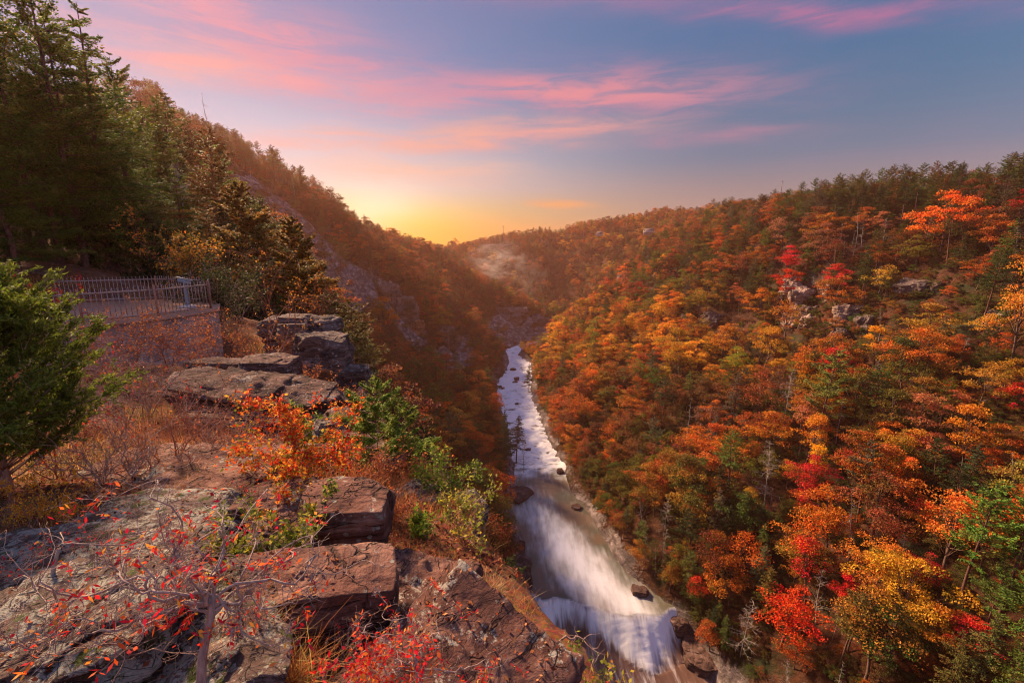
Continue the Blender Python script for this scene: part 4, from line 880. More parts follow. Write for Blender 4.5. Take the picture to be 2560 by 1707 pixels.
R1('rock_slab', 'flat smooth brown slab behind the sumac, half under the fallen leaves', 450, 1215, 6.3, 470, 120, 1.9, 0.06, (-0.04, 0.02), 29, ROCK_RED, 0.06, 'rock', n=44, k=0.3, cuts=5, strata=0.03, sfreq=6)
R1('rock_slab', 'thin pale slab in front of the flat brown one, lichen on its rim', 395, 1290, 4.9, 400, 70, 1.0, 0.05, (-0.03, 0.02), 31, ROCK_LICHEN, 0.06, 'rock', n=34, k=0.25)
R1('boulder', 'small cream topped rock under the red and yellow oak sapling', 790, 1135, 7.6, 90, 55, 0.5, 0, (0, 0), 33, ROCK_LICHEN, 0.05, n=24)
R1('boulder', 'pale rounded stone among the red leaves of the oak sapling', 818, 1072, 9.0, 62, 60, 0.5, 0.4, (0, 0), 35, ROCK_LICHEN, 0.05, n=24)
R1('boulder', 'long pale rock beside the small pine sapling', 900, 1120, 9.2, 210, 60, 1.0, -0.3, (0, 0.18), 37, ROCK_SPOT, 0.12, n=30)
R1('rock_slab', 'long dark layered slab with white lichen streaks jutting towards the drop', 640, 985, 11.6, 440, 80, 1.4, -0.10, (0.22, 0.10), 41, ROCK_DARK, 0.10, 'rock', n=70, k=0.45, cuts=5, rough=0.10, strata=0.075, sfreq=11)
R1('rock_slab', 'dark undercut slab below the long layered one', 640, 1035, 11.0, 330, 62, 1.6, -0.05, (0, 0.05), 43, ROCK_DARK, 0.2, 'rock', n=40, strata=0.06)
R1('boulder', 'smooth purplish brown boulder behind the long dark slab', 680, 925, 13.6, 130, 66, 1.4, 0.1, (0, 0.04), 45, ROCK_DARK, 0.0, n=34, k=0.4)
R1('rock_slab', 'dark flat ledge in the dry grass left of the purplish boulder', 560, 908, 14.2, 170, 24, .9, 0.0, (0, 0.02), 47, ROCK_DARK, 0.05, 'rock', n=30)
R1('boulder', 'rounded block like a lopsided head at the outer end of the rocks', 884, 952, 17.2, 76, 66, 1.3, 0.2, (0, 0.05), 49, ROCK_GREY, 0.0, n=44, k=0.3, cuts=14, rough=.10, strata=.008)
R1('boulder', 'large dark rectangular boulder balanced on an ochre pillar', 808, 884, 17.6, 128, 100, 1.7, 0.06, (0, 0.12), 51, ROCK_GREY, 0.0, n=44, k=0.2, cuts=9, rough=.08, strata=.006)
R1('rock_pillar', 'crumbly ochre pillar holding up the large dark boulder', 828, 948, 17.4, 66, 74, 0.9, 0.1, (0, 0), 53, ROCK_ORANGE, 0.0, 'rock', n=34, k=0.2, strata=0.07, sfreq=5)
R1('boulder', 'grey brown boulder with a ridged top behind the balanced one', 803, 826, 19.2, 96, 76, 1.7, -0.2, (0, 0.25), 55, ROCK_GREY, 0.0, n=40, k=0.2, cuts=14, rough=.12, strata=.01)
R1('rock_slab', 'thin flat cap slab on top of the layered stack', 738, 797, 18.6, 74, 18, 1.3, 0.1, (0, 0.05), 57, ROCK_GREY, 0, 'rock', n=26, k=0.2)
R1('rock_stack', 'layered grey stack beneath the cap slab', 736, 822, 18.2, 74, 36, 1.3, 0.2, (0, 0), 59, ROCK_GREY, 0, 'rock', n=30, k=0.15, strata=0.06, sfreq=6)
R1('rock_pillar', 'ochre layered pillar supporting the grey stack and its cap slab', 728, 872, 17.9, 58, 84, 0.9, 0, (0, 0), 61, ROCK_ORANGE, 0, 'rock', n=34, k=0.15, strata=0.07, sfreq=5)
R1('boulder', 'leaning grey outcrop left of the ochre layered pillar', 693, 850, 19.5, 56, 110, 1.5, 0.2, (0, -0.1), 63, ROCK_GREY, 0, n=34, strata=0.05)
R1('boulder', 'pale grey fin of rock under the head shaped block', 916, 1012, 15.8, 62, 70, 1.0, 0.5, (0.1, 0.3), 65, ROCK_GREY, 0, n=30, k=0.2)
R1('boulder', 'rock wedge half hidden in rust coloured grass right of the loaf boulder', 1030, 1262, 7.2, 130, 90, 1.0, -0.4, (0, 0.4), 67, ROCK_LICHEN, 0.1, n=34)
R1('boulder', 'pale jagged rock at the lip behind the green shrub', 1172, 1288, 8.0, 66, 120, 0.8, 0.2, (0.1, 0.12), 69, ROCK_LICHEN, 0.0, n=34, strata=0.05)
R1('boulder', 'small pinkish shelf rock below the jagged one at the lip', 1150, 1385, 6.4, 90, 46, 0.6, -0.2, (0, 0.25), 71, ROCK_SPOT, 0.05, n=28, strata=0.05)
R1('boulder', 'red rock buried in dry grass where the ledge drops off', 1190, 1500, 4.6, 150, 120, 0.9, 0, (0, 0.4), 73, ROCK_SPOT, 0.2, n=30)
R1('rock_block', 'grey broken rock corner low beside the bottom left slab', 330, 1560, 3.0, 300, 120, 0.5, 0.5, (0, -0.15), 75, ROCK_LICHEN, 0.1, 'rock', n=34, strata=0.06)
R1('rock_slab', 'narrow lichened strip of layered rock under the sumac trunk', 470, 1690, 2.45, 420, 110, 0.8, 0.5, (-0.1, -0.22), 81, ROCK_LICHEN, 0.02, 'rock', n=56, rough=.1, strata=.08, sfreq=14)
R1('rock_slab', 'thin brown layer jutting between the two left lichened slabs', 330, 1500, 3.1, 330, 60, 0.7, 0.3, (-0.05, -0.12), 82, ROCK_RED, 0.02, 'rock', n=50, rough=.1, strata=.08, sfreq=10)
R1('boulder', 'grey broken lump left of the big square block', 600, 1480, 3.5, 150, 120, 0.5, 0.2, (0, 0), 83, ROCK_LICHEN, 0.05, n=44, rough=.12)
R1('boulder', 'broken red lump wedged between the loaf boulder and the sapling', 690, 1340, 4.6, 120, 80, 0.5, 0.2, (0, .1), 84, ROCK_RED, 0.05, n=40, rough=.12)
R1('rock_slab', 'tan flat flake of rock on the slope right of the scarlet sapling', 880, 1050, 10.5, 120, 40, 0.9, 0.2, (0, .25), 85, ROCK_SPOT, 0.05, 'rock', n=34, rough=.1)
R1('boulder', 'half buried red rock on the rusty slope above the lip', 1085, 1345, 6.3, 120, 70, 0.7, 0.2, (0, .35), 86, ROCK_SPOT, 0.08, n=40, rough=.11)
# pale outcrops on the right wall
def outcrop(px, py, w, h, label, seed, mat=None, tilt=0.0, k=0.15):
    q = hit(px, py)
    if q is None: return
    d = proj(q)[2]; s = d / FPX; c = q + np.array([0.1 * w * s, 0.3 * w * s, 0])
    rock('rock_outcrop', 'outcrop', label, c, (w * s, w * s * 0.9, h * s * 1.1), 0.5, (0, tilt), seed, mat or ROCK_FAR, n=44, k=k * .5, cuts=20, rough=0.15, strata=0.04, sfreq=7)
outcrop(1985, 728, 56, 52, 'sunlit pale crag, topmost of the broken outcrop on the right wall', 101, None, 0.3)
outcrop(2005, 765, 46, 76, 'tall pale rib of rock in the middle of the broken outcrop', 102, None, -0.25)
outcrop(2030, 785, 40, 40, 'rounded grey knob right of the pale rib', 103, ROCK_GREY)
outcrop(1988, 812, 44, 60, 'reddish crag at the foot of the pale rib', 104, None, 0.1)
outcrop(2022, 815, 34, 54, 'warm lit flake leaning against the reddish crag', 105, None, -0.2)
outcrop(2080, 737, 34, 48, 'small bright crag alone to the right of the sunlit one', 106, None, 0.2)
outcrop(2066, 722, 28, 26, 'tiny bright flake above the lone small crag', 107)
outcrop(2112, 800, 44, 66, 'square jointed cliff block with a lit left face', 108, None, 0.05, 0.08)
outcrop(2140, 790, 38, 40, 'grey cliff step right of the square jointed block', 109, ROCK_GREY)
outcrop(2110, 850, 40, 50, 'rounded grey buttress below the square jointed block', 110, ROCK_GREY)
outcrop(2165, 820, 44, 50, 'dark recessed cliff face in shadow beside the grey step', 111, ROCK_GREY)
outcrop(1790, 805, 60, 34, 'low tilted red ledge on the slope left of the outcrops', 112, ROCK_GREY, 0.2)
outcrop(1715, 802, 26, 26, 'small lit rock just above the golden trees', 113)
outcrop(1808, 860, 40, 36, 'pink boulder among the golden trees', 114)
outcrop(1885, 590, 60, 40, 'red cliff band high under the ridge pines', 115, ROCK_GREY, 0.1)
outcrop(2330, 720, 110, 30, 'long dark ledge under the green trees, right of the outcrops', 116, ROCK_GREY)
outcrop(2500, 800, 40, 40, 'pink grey rock face between thin trunks near the right edge', 117)
outcrop(1560, 720, 46, 70, 'pale rib of rock rising from the trees on the far right slope', 118, ROCK_GREY, 0.2)
outcrop(1655, 690, 40, 46, 'small crag high above the far right slope', 119, ROCK_GREY)
outcrop(1480, 790, 50, 40, 'reddish gully rock above the far bend', 120, ROCK_GREY)
outcrop(1690, 700, 30, 60, 'narrow reddish crag beside the small high one', 121, ROCK_GREY)
outcrop(960, 745, 56, 60, 'overhanging pale crag on the left cliff spur', 122, ROCK_GREY)
outcrop(1030, 822, 46, 34, 'orange stained hole in the left cliff spur', 123, ROCK_ORANGE)
outcrop(1000, 790, 60, 80, 'ribbed cliff below the overhanging crag on the left spur', 124, ROCK_GREY)
outcrop(1110, 860, 44, 70, 'pale split cliff low on the left spur', 125, ROCK_GREY)
outcrop(1265, 790, 90, 40, 'banded cliff at the foot of the middle spur', 126, ROCK_GREY)
outcrop(1345, 815, 60, 34, 'pale banded cliff where the middle spur meets the far bend', 127, ROCK_GREY)
outcrop(1080, 940, 30, 56, 'white quartz rock low in the trees of the left wall', 128)
# rocks in and beside the water
def river_rock(px, py, w, h, label, seed, cat='rock'):
    a = ray(px, py); y = 200.0
    for _ in range(30): z = river(y)[2]; y = a[1] * z / a[2]
    c = a * (z / a[2]); s = proj(c)[2] / FPX
    rock('river_rock', cat, label, c + np.array([0, 0, 0.12 * h * s]), (w * s, w * s * 0.8, h * s), px * 0.1, (0, 0), seed, ROCK_WET, n=26, k=0.3, cuts=10, rough=0.09, strata=0.06, sfreq=6)
for q in [(1283, 925, 14, 7, 'dark boulder in the farthest visible rapids'), (1291, 950, 13, 11, 'double humped boulder in midstream above the long rapid'), (1288, 957, 14, 5, 'flat rock directly below the double humped boulder'),
          (1292, 1010, 9, 5, 'small round boulder alone in white water'), (1258, 972, 9, 6, 'dark rock by the left bank under grey twigs'), (1250, 968, 9, 6, 'left bank rock furthest from the water'),
          (1320, 1125, 16, 5, 'low flat rock at the foot of the smooth chute'), (1400, 1180, 20, 10, 'red rock awash near the right bank'), (1297, 1240, 62, 22, 'layered reddish rock shelf at the head of the pool on the left'),
          (1440, 1268, 26, 8, 'rock at the right end of the cascade into the pool'), (1262, 1310, 36, 28, 'brown rounded bank rock left of the pool'), (1285, 1385, 50, 60, 'large wet brown rock bulging into the pool from the left'),
          (1265, 1330, 40, 30, 'brown bank rock squeezed between two bigger ones'), (1300, 1475, 70, 60, 'rounded reddish rock shelf left of the falls'), (1295, 1430, 60, 50, 'brown shelf above the left end of the falls'), (1318, 1540, 50, 60, 'wet rock wall beside the left curtain of the falls'),
          (1740, 1620, 80, 34, 'tilted striped rock ledge on the right of the falls'), (1760, 1660, 90, 36, 'grey striped rock bank at the right foot of the falls'), (1700, 1565, 50, 30, 'dark rock under the trees above the right end of the falls'),
          (1600, 1480, 40, 20, 'rock under overhanging trees right of the pool')]:
    river_rock(*q, int(q[0] * 3 + q[1]))

# ------------------------------------------------------------------ the viewing terrace, its railing and the scope
def smat():
    m, t = new_mat('rubble_masonry'); o = t.node('ShaderNodeTexCoord').outputs['Object']
    v = t.node('ShaderNodeTexVoronoi', feature='F1'); t.put(v.inputs['Vector'], t.mapping(o, (1.0, 1.0, 2.3))); v.inputs['Scale'].default_value = 1.6
    e = t.vor(t.mapping(o, (1.0, 1.0, 2.3)), 1.6, 'DISTANCE_TO_EDGE'); n = t.noise(o, 7, 6, 0.7)
    vs = t.node('ShaderNodeSeparateColor'); t.put(vs.inputs[0], v.outputs['Color'])
    c = t.mix(0.65, t.ramp(n, [(0.3, (0.24, 0.12, 0.09)), (0.7, (0.95, 0.68, 0.55))]), t.ramp(vs.outputs[0], [(0.0, (0.16, 0.10, 0.09)), (0.35, (0.40, 0.24, 0.18)), (0.6, (0.75, 0.46, 0.32)), (0.85, (0.34, 0.26, 0.24)), (1.0, (0.85, 0.62, 0.48))], 'CONSTANT'), 'MULTIPLY')
    c = t.mix(t.sstep(e, 0.0, 0.07), (0.42, 0.30, 0.24, 1), c)
    finish(t, c, 0.9, t.m('ADD', t.sstep(e, 0.0, 0.1), t.m('MULTIPLY', n, 0.4)), 0.8, 0.05); return m
FP = [(-21.5, 12.5), (-18.6, 13.2), (-16.4, 13.6), (-15.6, 14.6), (-14.9, 15.6), (-13.5, 17.2), (-12.9, 19.36), (-14.3, 21.6), (-17.6, 22.6), (-21, 21), (-23.5, 17)]
FZ = -2.68
def terrace():
    root = empty('viewing_terrace', (-16.5, 18, -5)); tag(root, 'stone walled viewing terrace with a tan floor, ringed by a railing', 'terrace')
    P = np.array(FP) ; c = P.mean(0); out = c + (P - c) * 1.045
    def prism(nm, ring, z0, z1, mat, sub=1):
        n = len(ring); rings = [np.c_[ring, np.full(n, z)] for z in np.linspace(z0, z1, sub + 1)]; V = np.concatenate(rings + [[[*ring.mean(0), z1]]]); F4 = []
        for k in range(sub):
            for i in range(n): j = (i + 1) % n; F4.append([k * n + i, k * n + j, (k + 1) * n + j, (k + 1) * n + i])
        F3 = [[sub * n + i, sub * n + (i + 1) % n, (sub + 1) * n] for i in range(n)]
        o = link(nm, mesh_np(nm, V - np.array([-16.5, 18, -5]), F4, F3, None, mat), root); return o
    prism('stone_wall', out, -8.5, FZ - 0.14, smat())
    prism('coping', c + (P - c) * 1.065, FZ - 0.139, FZ - 0.03, flat_mat('coping_stone', (0.42, 0.235, 0.16, 1), 0.85, sc=5), 1)
    prism('floor', c + (P - c) * 1.01, FZ - 0.029, FZ, flat_mat('terrace_floor', (0.50, 0.27, 0.17, 1), 0.9, sc=3))
terrace()
RAILM = flat_mat('rail_metal', (0.40, 0.33, 0.31, 1), 0.5, 0.2, 0.4, 20, (0.30, 0.17, 0.12, 1)); POSTM = flat_mat('rusty_post', (0.42, 0.20, 0.14, 1), 0.7, 0.1, 0.4, 15)
def railing(pts, label, npk, name='metal_railing'):
    root = empty(name, (*pts[0], FZ)); tag(root, label, 'railing', 'railings of the terrace'); o0 = np.array([*pts[0], FZ]); k = 0
    for i, p in enumerate(pts):
        mb = MB(); mb.tube([np.array([*p, FZ - 0.05]) - o0, np.array([*p, FZ + 1.17]) - o0], 0.036, 8); link('post', mb.mesh('post', POSTM), root)
    mp = MB(); mp.tube([(0, 0, 0.03), (0, 0, 1.16)], 0.0125, 6); pm = mp.mesh('picket', RAILM)
    for a, b in zip(pts[:-1], pts[1:]):
        a, b = np.array(a), np.array(b); L = np.linalg.norm(b - a); n = max(2, int(L / 0.145))
        for z, h in ((1.0, 0.05), (0.10, 0.05)):
            mb = MB(); mb.beam(np.array([*a, FZ + z]) - o0, np.array([*b, FZ + z]) - o0, 0.03, h); link('rail', mb.mesh('rail', RAILM), root)
        for j in range(1, n):
            if k >= npk: break
            q = a + (b - a) * j / n; e = link('picket', pm, root); e.location = (q[0] - o0[0], q[1] - o0[1], 0); k += 1
railing(FP[2:7], 'brown metal picket railing along the front of the stone terrace', 99)
railing([FP[6], FP[7], FP[8], FP[9]], 'rear picket railing at the back of the terrace, seen through the front one', 99)
railing(FP[0:3], 'tan topped left end of the railing, half lost behind the cedar', 40)
def scope():
    b = np.array([-14.15, 19.75, FZ]); root = empty('viewing_scope', b, 0.55, 0.9); tag(root, 'grey blue viewing scope on a pole behind the terrace railing', 'viewing scope')
    gm = flat_mat('painted_scope', (0.24, 0.30, 0.34, 1), 0.45, 0.2, 0.25, 12); wh = flat_mat('pale_concrete', (0.50, 0.43, 0.38, 1), 0.9, sc=10)
    mb = MB(); mb.tube([(0, 0, 0), (0, 0, 0.05), (0, 0, 0.12)], [0.42, 0.40, 0.16], 20); link('footing', mb.mesh('footing', wh), root)
    mb = MB(); mb.tube([(0, 0, 0.10), (0, 0, 0.20), (0, 0, 0.9), (0, 0, 0.94), (0, 0, 1.02), (0, 0, 1.04)], [0.115, 0.085, 0.08, 0.095, 0.095, 0.07], 14); link('pole', mb.mesh('pole', gm, False), root)
    mb = MB(); mb.box((0, 0, 1.08), (0.05, 0.20, 0.12)); mb.box((0, 0.11, 1.17), (0.10, 0.02, 0.22)); mb.box((0, -0.11, 1.17), (0.10, 0.02, 0.22)); link('yoke', mb.mesh('yoke', gm), root)
    M = np.array(Euler((0, 0.32, 0)).to_matrix()); hd = empty('placeholder'); bpy.data.objects.remove(hd)
    mb = MB(); mb.box((0, 0, 1.25), (0.54, 0.19, 0.19), M=M); h = link('scope_head', mb.mesh('scope_head', gm), root); bv = h.modifiers.new('b', 'BEVEL'); bv.width = 0.025; bv.segments = 2
    mb = MB(); mb.box((0.02, 0, 1.362), (0.66, 0.25, 0.03), M=M); link('hood', mb.mesh('hood', gm), root)
    for y in (-0.05, 0.05):
        mb = MB(); mb.tube([np.array([-0.26, y, 1.335]), np.array([-0.38, y, 1.375])], 0.032, 10); link('eyepiece', mb.mesh('eyepiece', flat_mat('black_rubber', (0.03, 0.03, 0.03, 1), 0.6)), root)
    mb = MB(); mb.tube([np.array([0.25, 0, 1.165]), np.array([0.31, 0, 1.145])], 0.07, 14); link('lens', mb.mesh('lens', flat_mat('lens_ring', (0.05, 0.05, 0.06, 1), 0.15)), root)
scope()
# ------------------------------------------------------------------ vegetation of the ledge
def gz(x, y): return float(ledge(np.array([x]), np.array([y]))[0]) if y < 41 else float(height(x, y))
from mathutils.bvhtree import BVHTree
ROCKS = []
for o in [o for o in C.objects if o.type == 'MESH' and o.name.split('.')[0] in ('rock_slab', 'rock_block', 'boulder') and o.location.length < 14]:
    Mw = Matrix.LocRotScale(o.location, o.rotation_euler, o.scale); vs_ = [Mw @ v.co for v in o.data.vertices]; ROCKS.append((vs_, BVHTree.FromPolygons(vs_, [p.vertices for p in o.data.polygons])))
def on_rock(px, py, d=1.0):
    """where the sight line through a photo point meets the ledge or one of its rocks"""
    v = Vector(ray(px, py)); best = None
    for _, tr in ROCKS:
        h = tr.ray_cast(Vector((0, 0, 0)), v.normalized())
        if h[0] is not None and (best is None or h[3] < best[1]): best = (h[0], h[3])
    for k in np.arange(1.0, 14, .02):
        q = np.array(v) * k
        if q[2] < gz(q[0], q[1]):
            if best is None or np.linalg.norm(q) < best[1]: return q
            break
    return np.array(best[0])
def gpx(px, d, dz=0.0):
    """ground point under photo column px at depth d"""
    x = (px - 1280) / FPX * d; y = d / CP * 1.0
    for _ in range(6): z = gz(x, y); y = (d + z * SP) / CP
    return np.array([x, y, gz(x, y) + dz])
NEAR_NEED = leaf_mat('near_pine_needles', 'FIXED', (0.025, 0.075, 0.014, 1), 0.03, 0.5, [(0.35, (0.060, 0.135, 0.015, 1)), (0.75, (0.15, 0.20, 0.018, 1)), (0.93, (0.30, 0.22, 0.03, 1)), (1.0, (0.36, 0.13, 0.03, 1))])
RUST_NEED = leaf_mat('rusty_pine_needles', 'FIXED', (0.11, 0.11, 0.025, 1), 0.03, 0.5, [(0.4, (0.22, 0.155, 0.028, 1)), (0.8, (0.40, 0.19, 0.04, 1)), (1.0, (0.50, 0.14, 0.04, 1))])
CEDAR = leaf_mat('cedar_sprays', 'FIXED', (0.055, 0.090, 0.012, 1), 0.03, 0.5, [(0.5, (0.115, 0.165, 0.018, 1)), (1.0, (0.22, 0.225, 0.03, 1))])
SAPN = leaf_mat('sapling_needles', 'FIXED', (0.09, 0.17, 0.018, 1), 0.03, 0.5, [(0.6, (0.20, 0.28, 0.025, 1)), (1.0, (0.38, 0.34, 0.05, 1))])
OAK1 = leaf_mat('oak_leaves_red_yellow', 'FIXED', (0.10, 0.16, 0.02, 1), 0.015, 0.35, [(0.18, (0.26, 0.25, 0.03, 1)), (0.30, (0.80, 0.42, 0.035, 1)), (0.5, (0.78, 0.22, 0.02, 1)), (0.7, (0.70, 0.06, 0.02, 1)), (1.0, (0.50, 0.02, 0.02, 1))])
OAK2 = leaf_mat('oak_leaves_green_yellow', 'FIXED', (0.075, 0.12, 0.018, 1), 0.015, 0.35, [(0.4, (0.17, 0.22, 0.025, 1)), (0.72, (0.48, 0.42, 0.05, 1)), (0.88, (0.60, 0.30, 0.04, 1)), (0.95, (0.65, 0.05, 0.03, 1))])
OAK3 = leaf_mat('oak_leaves_orange', 'FIXED', (0.10, 0.13, 0.02, 1), 0.02, 0.35, [(0.35, (0.30, 0.22, 0.03, 1)), (0.65, (0.60, 0.26, 0.03, 1)), (0.92, (0.65, 0.12, 0.02, 1)), (1.0, (0.6, 0.03, 0.02, 1))])
REDL = leaf_mat('sumac_leaflets', 'FIXED', (0.45, 0.015, 0.018, 1), 0.02, 0.35, [(0.5, (0.70, 0.03, 0.02, 1)), (0.8, (0.80, 0.14, 0.03, 1)), (1.0, (0.80, 0.38, 0.06, 1))])
RUSTL = leaf_mat('rust_shrub_leaves', 'FIXED', (0.24, 0.075, 0.03, 1), 0.02, 0.45, [(0.5, (0.42, 0.13, 0.045, 1)), (0.85, (0.60, 0.22, 0.06, 1)), (1.0, (0.65, 0.05, 0.03, 1))])
YEL = leaf_mat('goldenrod_bloom', 'FIXED', (0.62, 0.26, 0.02, 1), 0.02, 0.35, [(1.0, (0.80, 0.42, 0.04, 1))])
RHODO = leaf_mat('dark_glossy_leaves', 'FIXED', (0.022, 0.036, 0.012, 1), 0.03, 0.45, [(0.8, (0.055, 0.068, 0.018, 1)), (1.0, (0.14, 0.07, 0.03, 1))])
GRASSM = leaf_mat('dry_grass', 'FIXED', (0.24, 0.075, 0.028, 1), 0.02, 0.45, [(0.35, (0.46, 0.16, 0.05, 1)), (0.7, (0.62, 0.32, 0.10, 1)), (0.86, (0.32, 0.28, 0.06, 1)), (1.0, (0.70, 0.50, 0.22, 1))])
PALEG = leaf_mat('straw_grass', 'FIXED', (0.40, 0.24, 0.09, 1), 0.02, 0.35, [(0.6, (0.62, 0.42, 0.18, 1)), (1.0, (0.72, 0.58, 0.32, 1))])
LITTER = leaf_mat('fallen_leaves', 'FIXED', (0.10, 0.030, 0.016, 1), 0.02, 0.5, [(0.4, (0.24, 0.065, 0.028, 1)), (0.75, (0.45, 0.13, 0.045, 1)), (0.93, (0.55, 0.28, 0.12, 1)), (1.0, (0.62, 0.05, 0.02, 1))])
TWIG = bark_mat('twig_bark', (0.18, 0.10, 0.075, 1), (0.50, 0.34, 0.26, 1), 20); TWIGR = bark_mat('red_twig_bark', (0.20, 0.075, 0.04, 1), (0.46, 0.20, 0.12, 1), 20)
SUMB = bark_mat('sumac_bark', (0.18, 0.12, 0.10, 1), (0.50, 0.38, 0.32, 1), 30)

# pines rising behind the terrace
NP = [conifer(201, 20, 0.12, 0.27, 19, 'pine', 0.21, 6.5), conifer(202, 20, 0.18, 0.25, 18, 'hemlock', 0.21, 6.5), conifer(203, 18, 0.22, 0.30, 16, 'pine', 0.21, 6.5), conifer(204, 16, 0.10, 0.31, 15, 'hemlock', 0.20, 6.0)]
NPH = [20, 20, 18, 16]
NPm = [(w.mesh('trunk', MAT_PBARK, True), f.mesh('crown', NEAR_NEED)) for w, f in NP]
NRm = [f.mesh('crown', RUST_NEED) for w, f in NP]
NEARP = [(-230, -260, 22, 0, 'huge dark pine at the left edge whose top leaves the photo'), (-20, -60, 27, 1, 'tall pine crossing the upper left corner of the sky'), (75, -20, 31, 0, 'tallest pine against the pink cloud at the upper left'),
 (170, 60, 36, 2, 'pine with feathery boughs reaching into the pink sky'), (20, 120, 24, 3, 'dense pine low at the left edge, boughs nearly touching the cedar'), (262, 125, 41, 1, 'pine with a drooping top just right of the feathery one'),
 (215, -25, 30, 0, 'spiry pine cut by the top of the photo right of the tallest'), (290, 85, 36, 1, 'pine between the pink cloud and the dense stand'), (350, 190, 42, 0, 'narrow pine stepping down the skyline before the last ones'), (120, 20, 28, 2, 'pine whose boughs overlap the tallest one at the upper left'), (225, 85, 33, 3, 'dense pine filling the skyline under the pink cloud'), (-40, 40, 24, 1, 'dark pine crowding the left edge halfway up'),
 (330, 225, 46, 0, 'pine whose thin tip stands clear against the pale sky'), (150, 250, 29, 0, 'broad pine in the middle of the dark stand'), (392, 285, 52, 2, 'last pine of the stand on the skyline before the dead snag'),
 (270, 330, 33, 3, 'bushy pine with yellow green boughs above the terrace'), (60, 380, 22.5, 2, 'pine with low boughs above the left end of the railing'), (360, 350, 40, 1, 'slim pine between the bushy one and the orange oak'),
 (455, 345, 56, 0, 'dusky pine below the dead snag'), (465, 440, 44, 3, 'spreading hemlock just behind the viewing scope'), (530, 420, 58, 1, 'hazy reddish pine on the shoulder right of the snag'), (560, 520, 41, 0, 'pine with rusty boughs right of the scope')]
for i, (px, pt, d, v, lab) in enumerate(NEARP):
    b = gpx(px, d); top = ray(px, pt) * (d); H = max(5.0, (b[2] * 0 + ((b[1] * SP + b[2] * CP)) * -1 + (853.5 - pt) / FPX * d) / CP); s = H / NPH[v]
    o = empty('pine_tree', b - np.array([0, 0, 0.3]), i * 1.7, (max(s, .75) , max(s, .75), s)); tag(o, lab, 'pine tree', 'pines in the stand behind the terrace')
    link('trunk', NPm[v][0], o); link('crown', NRm[v] if lab.startswith('hazy') or 'rusty' in lab else NPm[v][1], o)
def own_pine(px, base, top, d, seed, lab, low=0.18, width=0.30, mat=None, tiers=20, dens=4, ls=0.26, group=None, dirt=0.0):
    b = at(px, base, d); H = (base - top) / FPX * d / CP * 1.02; w, f = conifer(seed, H, low, width, tiers, 'pine', ls, dens)
    o = empty('pine_tree', b); tag(o, lab, 'pine tree', group); link('trunk', w.mesh('trunk', MAT_PBARK, True), o); link('crown', f.mesh('crown', mat or RUST_NEED), o); return b
own_pine(655, 760, 488, 40, 301, 'rust tinged pine with a dark forked trunk left of the rock stack', 0.22, 0.36, dens=5)
own_pine(757, 800, 562, 34, 302, 'open rust green pine rooted on top of the layered rock stack', 0.20, 0.36, dens=4)
own_pine(948, 1225, 962, 8.6, 303, 'small bright green pine sapling at the edge of the drop', 0.20, 0.50, SAPN, 10, 3.6, 0.06)
own_pine(1015, 1195, 1010, 9.6, 304, 'second thinner pine sapling leaning right of the small bright one', 0.15, 0.50, SAPN, 10, 3, 0.06)

def shrub(name, cat, label, base, H, W, seed, leafm=None, nl=0, ls=0.07, stems=6, twigs=9, r=0.012, barkm=None, lean=(0, 0), group=None, lw=0.55, sub=True, wob=0.18, updir=0.55, rndr=(0, 1), tipbias=0.4):
    rg = np.random.default_rng(seed); w, f = MB(), MB(); pts = []
    for i in range(stems):
        a = i * 2.4 + rg.normal() * .4; sp = rg.uniform(0.25, 1.0) * W / 2 / H
        P = limb(w, (rg.normal() * .02 * W, rg.normal() * .02 * W, -0.08), (math.cos(a) * sp + lean[0], math.sin(a) * sp + lean[1], 1), H * rg.uniform(.7, 1.1) * math.hypot(1, sp), r * rg.uniform(.6, 1.1), rg, 5, 0.0, wob, 9, 0.2)
        for k in range(twigs):
            j = rg.integers(2, 10); L = H * rg.uniform(.15, .42); Q = limb(w, P[j], unit(P[j] - P[j - 1]) + rg.normal(size=3) * .75 + np.array([0, 0, updir * .3]), L, r * 0.34, rg, 4, 0.03, 0.24, 5, 0.3); pts.append(Q[2:])
            if sub:
                for m in range(4):
                    q = rg.integers(1, 6); Z = limb(w, Q[q], unit(Q[q] - Q[q - 1]) + rg.normal(size=3) * .8, L * rg.uniform(.2, .5), r * 0.16, rg, 3, 0.02, 0.28, 4, 0.4); pts.append(Z[1:])
    root = empty(name, base); tag(root, label, cat, group); link('stems', w.mesh('stems', barkm or TWIG, True), root)
    if leafm is not None and nl:
        A = np.concatenate(pts); top = A[:, 2] / max(A[:, 2].max(), .01); pr = np.clip(top, .05, 1) ** tipbias; c = A[rg.choice(len(A), nl, p=pr / pr.sum())] + rg.normal(size=(nl, 3)) * ls * 0.55
        cl = vnoise(c / (W * .22) + seed, seed) * .5 + .5
        leaves(f, c, ls, ls * lw, rg, 0.7, rnd=np.clip(rndr[0] + (rndr[1] - rndr[0]) * (cl * .5 + rg.uniform(0, 1, nl) * .75 - .12), 0, 1)); link('foliage', f.mesh('foliage', leafm), root)
    return root
S = shrub
S('oak_sapling', 'oak sapling', 'scarlet and yellow leaved oak sapling growing before the long dark slab', gpx(715, 6.0), 1.12, 1.75, 401, OAK1, 5200, 0.055, 10, 12, lean=(0.05, 0.1), rndr=(-0.05, 1.08))
S('oak_sapling', 'oak sapling', 'green and yellow oak sapling, red flecked, behind the bare sumac', gpx(640, 3.9), 0.75, 1.25, 402, OAK2, 3400, 0.052, 8, 10, lean=(-0.1, 0.1), rndr=(0, .95))
S('oak_sapling', 'oak sapling', 'low yellow orange oak sapling between the red and the green ones', gpx(745, 5.1), 0.65, 1.1, 403, OAK1, 2000, 0.052, 7, 9, rndr=(0, .75))
